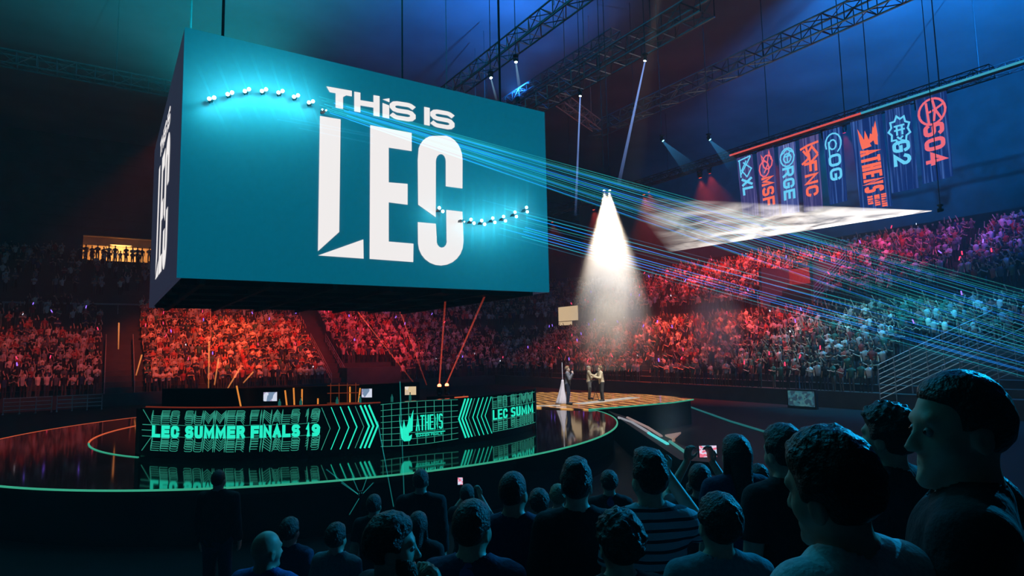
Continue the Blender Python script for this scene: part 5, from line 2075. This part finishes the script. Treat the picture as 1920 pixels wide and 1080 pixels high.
# px x of head, px y of crown, head width px, turn to the left (rad), stature, options
FG = [
    (1562, 790, 152, .42, 1.70, dict(label='nearest person, short-haired man seen from behind in a pale shirt at the lower right', hstyle='full', shirt=M_cl[4], head=(.15, -.10, -.20), lean=(-.22, .15), h=.0075, skin=M_skin)),
    (1786, 690, 122, .95, 1.93, dict(label='tall man at the right edge in black, head turned left in profile', hstyle='short', shirt=M_cl[0], sleeve=2, head=(.5, -.05, 0), h=.0085, eyes=True)),
    (1655, 750, 84, .5, 1.88, dict(label='man with a rounded hairdo between the nearest man and the tall man in black', hstyle='curly', shirt=M_cl[6], head=(.1, 0, 0), h=.009)),
    (1466, 792, 68, .3, 1.84, dict(label='dark-haired man in black just left of the nearest man', hstyle='full', shirt=M_cl[0], head=(0, -.1, 0))),
    (1376, 813, 52, .15, 1.80, dict(label='person with long dark hair right of the raised bright phone', hstyle='long', shirt=M_cl[1], head=(0, 0, 0))),
    (1311, 866, 42, -.29, 1.72, dict(label='person holding up a bright phone with both hands', hstyle='short', shirt=M_cl[6], armL='phonehigh', armR='phonehigh', h=.008, head=(0, .1, 0), curl=1.1)),
    (1214, 838, 62, .1, 1.76, dict(label='man in a striped T-shirt with his right arm raised towards his head', hstyle='quiff', shirt=M_stripe, armR='raise_in', head=(.2, 0, 0), h=.008, curl=.9)),
    (1156, 950, 98, .2, 1.62, dict(label='person with thick curly hair at the bottom right of the middle', hstyle='curly', shirt=M_cl[0], head=(0, -.05, .05), h=.0085)),
    (1339, 920, 86, .1, 1.62, dict(label='dark-haired person in a pale-collared top below the bright phone', hstyle='full', shirt=M_cl[5], head=(0, 0, .08), h=.0085)),
    (1079, 855, 58, .0, 1.74, dict(label='tall slim man in black in the middle of the crowd', hstyle='quiff', shirt=M_cl[0], sleeve=2, head=(-.15, 0, 0))),
    (962, 882, 54, -.1, 1.72, dict(label='broad-shouldered man in a navy top under the right half of the LED barrier', hstyle='crop', shirt=M_cl[1], head=(-.35, 0, 0), build=1.08)),
    (884, 932, 70, -.15, 1.72, dict(label='short-haired man with a blue collar at the bottom middle', hstyle='short', shirt=M_cl[1], collar=M_cl[3], head=(-.3, 0, .05), h=.009)),
    (735, 957, 88, -.85, 1.68, dict(label='man at the bottom in profile to the right, hands clasped before his mouth', hstyle='full', shirt=M_cl[0], sleeve=2, armL='mouth', armR='mouth', head=(-.55, -.05, 0), h=.0075, eyes=True, curl=1.3, beard=M_hairb)),
    (1010, 914, 40, .0, 1.66, dict(label='person with dark hair just right of the broad-shouldered man', hstyle='full', shirt=M_cl[6])),
    (1141, 880, 33, .0, 1.72, dict(label='small dark-haired person with a blue scarf left of the striped T-shirt', hstyle='full', shirt=M_cl[0], collar=M_cl[3])),
    (1046, 906, 34, .0, 1.66, dict(label='fair-haired person half hidden behind the tall slim man', hstyle='full', hair=M_hairf, shirt=M_cl[6])),
    (789, 878, 29, .0, 1.76, dict(label='dark silhouetted man before the logo reflection on the stage', hstyle='short', shirt=M_cl[0], sleeve=2, build=1.12)),
    (411, 880, 25, .0, 1.76, dict(label='lone silhouetted guard standing before the reflected lettering at the left', hstyle='crop', shirt=M_cl[0], sleeve=2, build=1.1)),
    (499, 993, 50, -.2, 1.70, dict(label='bald man in a bright blue shirt at the bottom left', hstyle='bald', shirt=M_cl[3], head=(-.4, .0, .1), h=.009)),
    (545, 968, 36, -.2, 1.74, dict(label='dim person behind the bald man, dark top', hstyle='full', shirt=M_cl[1])),
    (632, 978, 40, -.3, 1.70, dict(label='dim person in a greyish top between the bald man and the man in profile', hstyle='full', shirt=M_cl[2])),
    (785, 958, 38, -.2, 1.70, dict(label='person partly hidden behind the head of the man in profile', hstyle='long', shirt=M_cl[0])),
    (876, 906, 27, -.1, 1.70, dict(label='small person holding up a phone above the blue-collared man', hstyle='short', shirt=M_cl[0], armL='phone', armR='phone', h=.009, curl=1.1)),
    (702, 925, 28, -.1, 1.70, dict(label='dim small person left of the silhouette before the logo', hstyle='short', shirt=M_cl[0])),
    (1300, 900, 34, .1, 1.68, dict(label='dark small person between the striped T-shirt and the bright phone', hstyle='full', shirt=M_cl[6])),
    (1420, 868, 36, .1, 1.70, dict(label='dark small person left of the nearest man, in a bluish top', hstyle='full', shirt=M_cl[5])),
    (1838, 880, 96, .3, 1.70, dict(label='person in a dark top at the far right below the tall man', hstyle='short', shirt=M_cl[6], h=.009)),
]
RISER = []
PEOPLE = {}
for i, (px, py, wpx, turn, stat, kw) in enumerate(FG):
    hw = {'curly': .21, 'full': .19, 'long': .19}.get(kw.get('hstyle'), .17)
    d = hw * F_PX / wpx
    top = atd(px, py, d)
    ex = {'curly': .035, 'full': .022, 'quiff': .03, 'bald': 0, 'crop': .006}.get(kw.get('hstyle'), .014)
    z = max(0.0, top[2] - stat * (1 + ex / 1.75))
    kw = dict(kw)
    lb = kw.pop('label')
    lean = kw.get('lean', (0, 0))
    c, s_ = math.cos(AZ + turn), math.sin(AZ + turn)
    off = np.array([lean[0] * .30, lean[1] * .30])
    x = top[0] - (c * off[0] - s_ * off[1])
    y = top[1] - (s_ * off[0] + c * off[1])
    pr = Person('person', (x, y, z), AZ + turn, lb, stat, group=None, **kw)
    PEOPLE[i] = (pr, (x, y, z))
    RISER.append((x, y, z))
# raked floor of the seats: one block under each standing place, higher towards the camera
mb = MB()
rows = {}
for gx in range(-16, 12):
    for gy in range(0, 16):
        lat, dist = (gx + .5) * .7, (gy + .5) * .7
        c0 = sidev * lat + fwd * dist
        rows[(gx, gy)] = max(0.0, min(2.2, 2.25 - .21 * dist) if lat > -.6 else min(1.5, 1.5 - .16 * dist))
own = {}
for x, y, z in RISER:
    p = np.array([x, y, 0])
    k = (int(math.floor(p @ sidev / .7)), int(math.floor(p @ fwd / .7)))
    own.setdefault(k, []).append(z)
    rows[k] = min(own[k])
for (gx, gy), z in rows.items():
    if z > .02:
        c0 = sidev * ((gx + .5) * .7) + fwd * ((gy + .5) * .7)
        mb.obox(c0 + UPV * z / 2, sidev * .35, fwd * .35, UPV * z / 2)
c0 = fwd * -1.0
mb.obox(c0 + UPV * 1.1, sidev * 8.4, fwd * 1.0, UPV * 1.1)
struct(mb.build('floor_riser', M_conc))
for i, (pr, (x, y, z)) in PEOPLE.items():
    p = np.array([x, y, 0])
    k = (int(math.floor(p @ sidev / .7)), int(math.floor(p @ fwd / .7)))
    dz = z - rows[k]
    if dz > .005:  # two people share a block: the taller one stands on the block, scaled to keep his crown in place
        st = FG[i][4]
        pr.root.location.z = rows[k]
        pr.root.scale = (pr.root.scale[0],) * 2 + (pr.root.scale[2] * (st + dz) / st,)


def phone(p, d_up, nrm, label, w=.075, hgt=.15, pic=None):
    p, u, n = (np.asarray(t, float) for t in (p, d_up, nrm))
    s = np.cross(u, n)
    root = empty('phone', tuple(p), label, 'phone')
    b = MB()
    b.obox(p, s * w / 2, n * .0045, u * hgt / 2)
    b.build('case', M_black, root)
    b = MB()
    b.obox(p + n * .0048, s * (w / 2 - .004), n * .0006, u * (hgt / 2 - .007))
    b.build('screen', pic, root)
    return root


M_ph = screen_mat('phone_picture', ((.9, .75, .95), (.95, .2, .3), (.55, .8, 1.0)))
[n for n in M_ph.node_tree.nodes if n.type == 'MAPPING'][0].inputs['Scale'].default_value = (22, 22, 40)
pr, loc = PEOPLE[5]
_a = pr.root.rotation_euler[2]
_q = np.array([.07, .405, 1.78]) * np.array(pr.root.scale)
pp = np.array(pr.root.location) + np.array([_q[0] * math.cos(_a) - _q[1] * math.sin(_a), _q[0] * math.sin(_a) + _q[1] * math.cos(_a), _q[2]])
phone(pp, sidev, -fwd, 'bright phone held sideways above the crowd, pink and white picture on its screen', .10, .155, M_ph)
pr, loc = PEOPLE[22]
phone(atd(863, 902, .17 * F_PX / 27 * 1.05), UPV, -fwd, 'small pinkish phone held up below the LED barrier', .07, .10, M_ph)

# ------------------------------------------------------------------ performers on the walkway
M_cream = cloth('cream_cloth', (.62, .55, .42))
M_dress = cloth('white_drape', (.85, .82, .86))
WZ = SZ + .05


def stage_pos(x, y):
    p = onz(x, y, WZ)
    return (p[0], p[1], WZ)


pA, pB, pC = stage_pos(1066, 758), stage_pos(1106, 749), stage_pos(1129, 752)
toC = AZ + PI
Person('performer', pA, AZ - PI / 2 - .2, 'performer in a dark coat standing beside a white drape, microphone at the mouth', 1.82, skin=M_skin2, hair=M_hairf, hstyle='full', shirt=M_cl[2], sleeve=2, hem=.55, armR='mic', armL='mic', h=.012, eyes=True, curl=1.1)
Person('performer', pB, AZ - PI / 2, 'performer in a cream jacket and broad pale hat, left of the pair on the walkway', 1.74, skin=M_skin2, hair=M_cream, hstyle='cap', shirt=M_cream, sleeve=2, armR='front', armL='front', h=.012, trousers=M_cl[2], eyes=True)
Person('performer', pC, AZ + PI / 2 + .2, 'performer with fair hair leaning to the left, right of the pair on the walkway', 1.76, skin=M_skin2, hair=M_hairf, hstyle='curly', shirt=M_cream, sleeve=2, armR='reach', armL='front', h=.012, trousers=M_cl[6], lean=(0, .25), eyes=True)
# the white drape: a falling cloth on a pole beside the first performer
q = np.array(stage_pos(1056, 758))
dr = empty('drape_pole', tuple(q), 'tall white pole draped with a long white cloth beside the dark-coated performer', 'drape')
b = MB()
b.tube([q, q + UPV * 2.0], .018, 8)
b.lathe([(.2, 0), (.2, .02), (.03, .05)], q, n=12)
b.build('pole', mat('white_pole', (.8, .8, .85), .4), dr)
b = MB()
vs, fs = [], []
nz_, na_ = 14, 24
for i in range(nz_ + 1):
    t = i / nz_
    for j in range(na_):
        a = 2 * PI * j / na_
        r = (.05 + .24 * t ** 1.3) * (1 + .18 * math.sin(a * 6 + t * 2))
        vs.append(q + sidev * (r * math.cos(a) - .05 * t) + fwd * r * math.sin(a) + UPV * (1.15 * (1 - t) + .02))
for i in range(nz_):
    for j in range(na_):
        fs.append((i * na_ + j, (i + 1) * na_ + j, (i + 1) * na_ + (j + 1) % na_, i * na_ + (j + 1) % na_))
fs.append(tuple(range(na_)))
fs.append(tuple(range(nz_ * na_, (nz_ + 1) * na_))[::-1])
b.add(vs, fs)
b.build('cloth', M_dress, dr, True)
# keyboard between the pair
q = (np.array(pB) + np.array(pC)) / 2 + np.array([0, 0, 0])
kb = empty('keyboard_stand', tuple(q), 'slim keyboard on a stand between the two performers', 'keyboard')
b = MB()
b.obox(q + UPV * 1.0, sidev * .22, fwd * .12, UPV * .035)
b.build('keyboard', M_dsteel, kb)
for k in (-1, 1):
    b = MB()
    b.tube([q + sidev * .16 * k, q - sidev * .16 * k + UPV * .97], .015, 6)
    b.build('leg', M_dsteel, kb)
print('objects', len(bpy.data.objects))
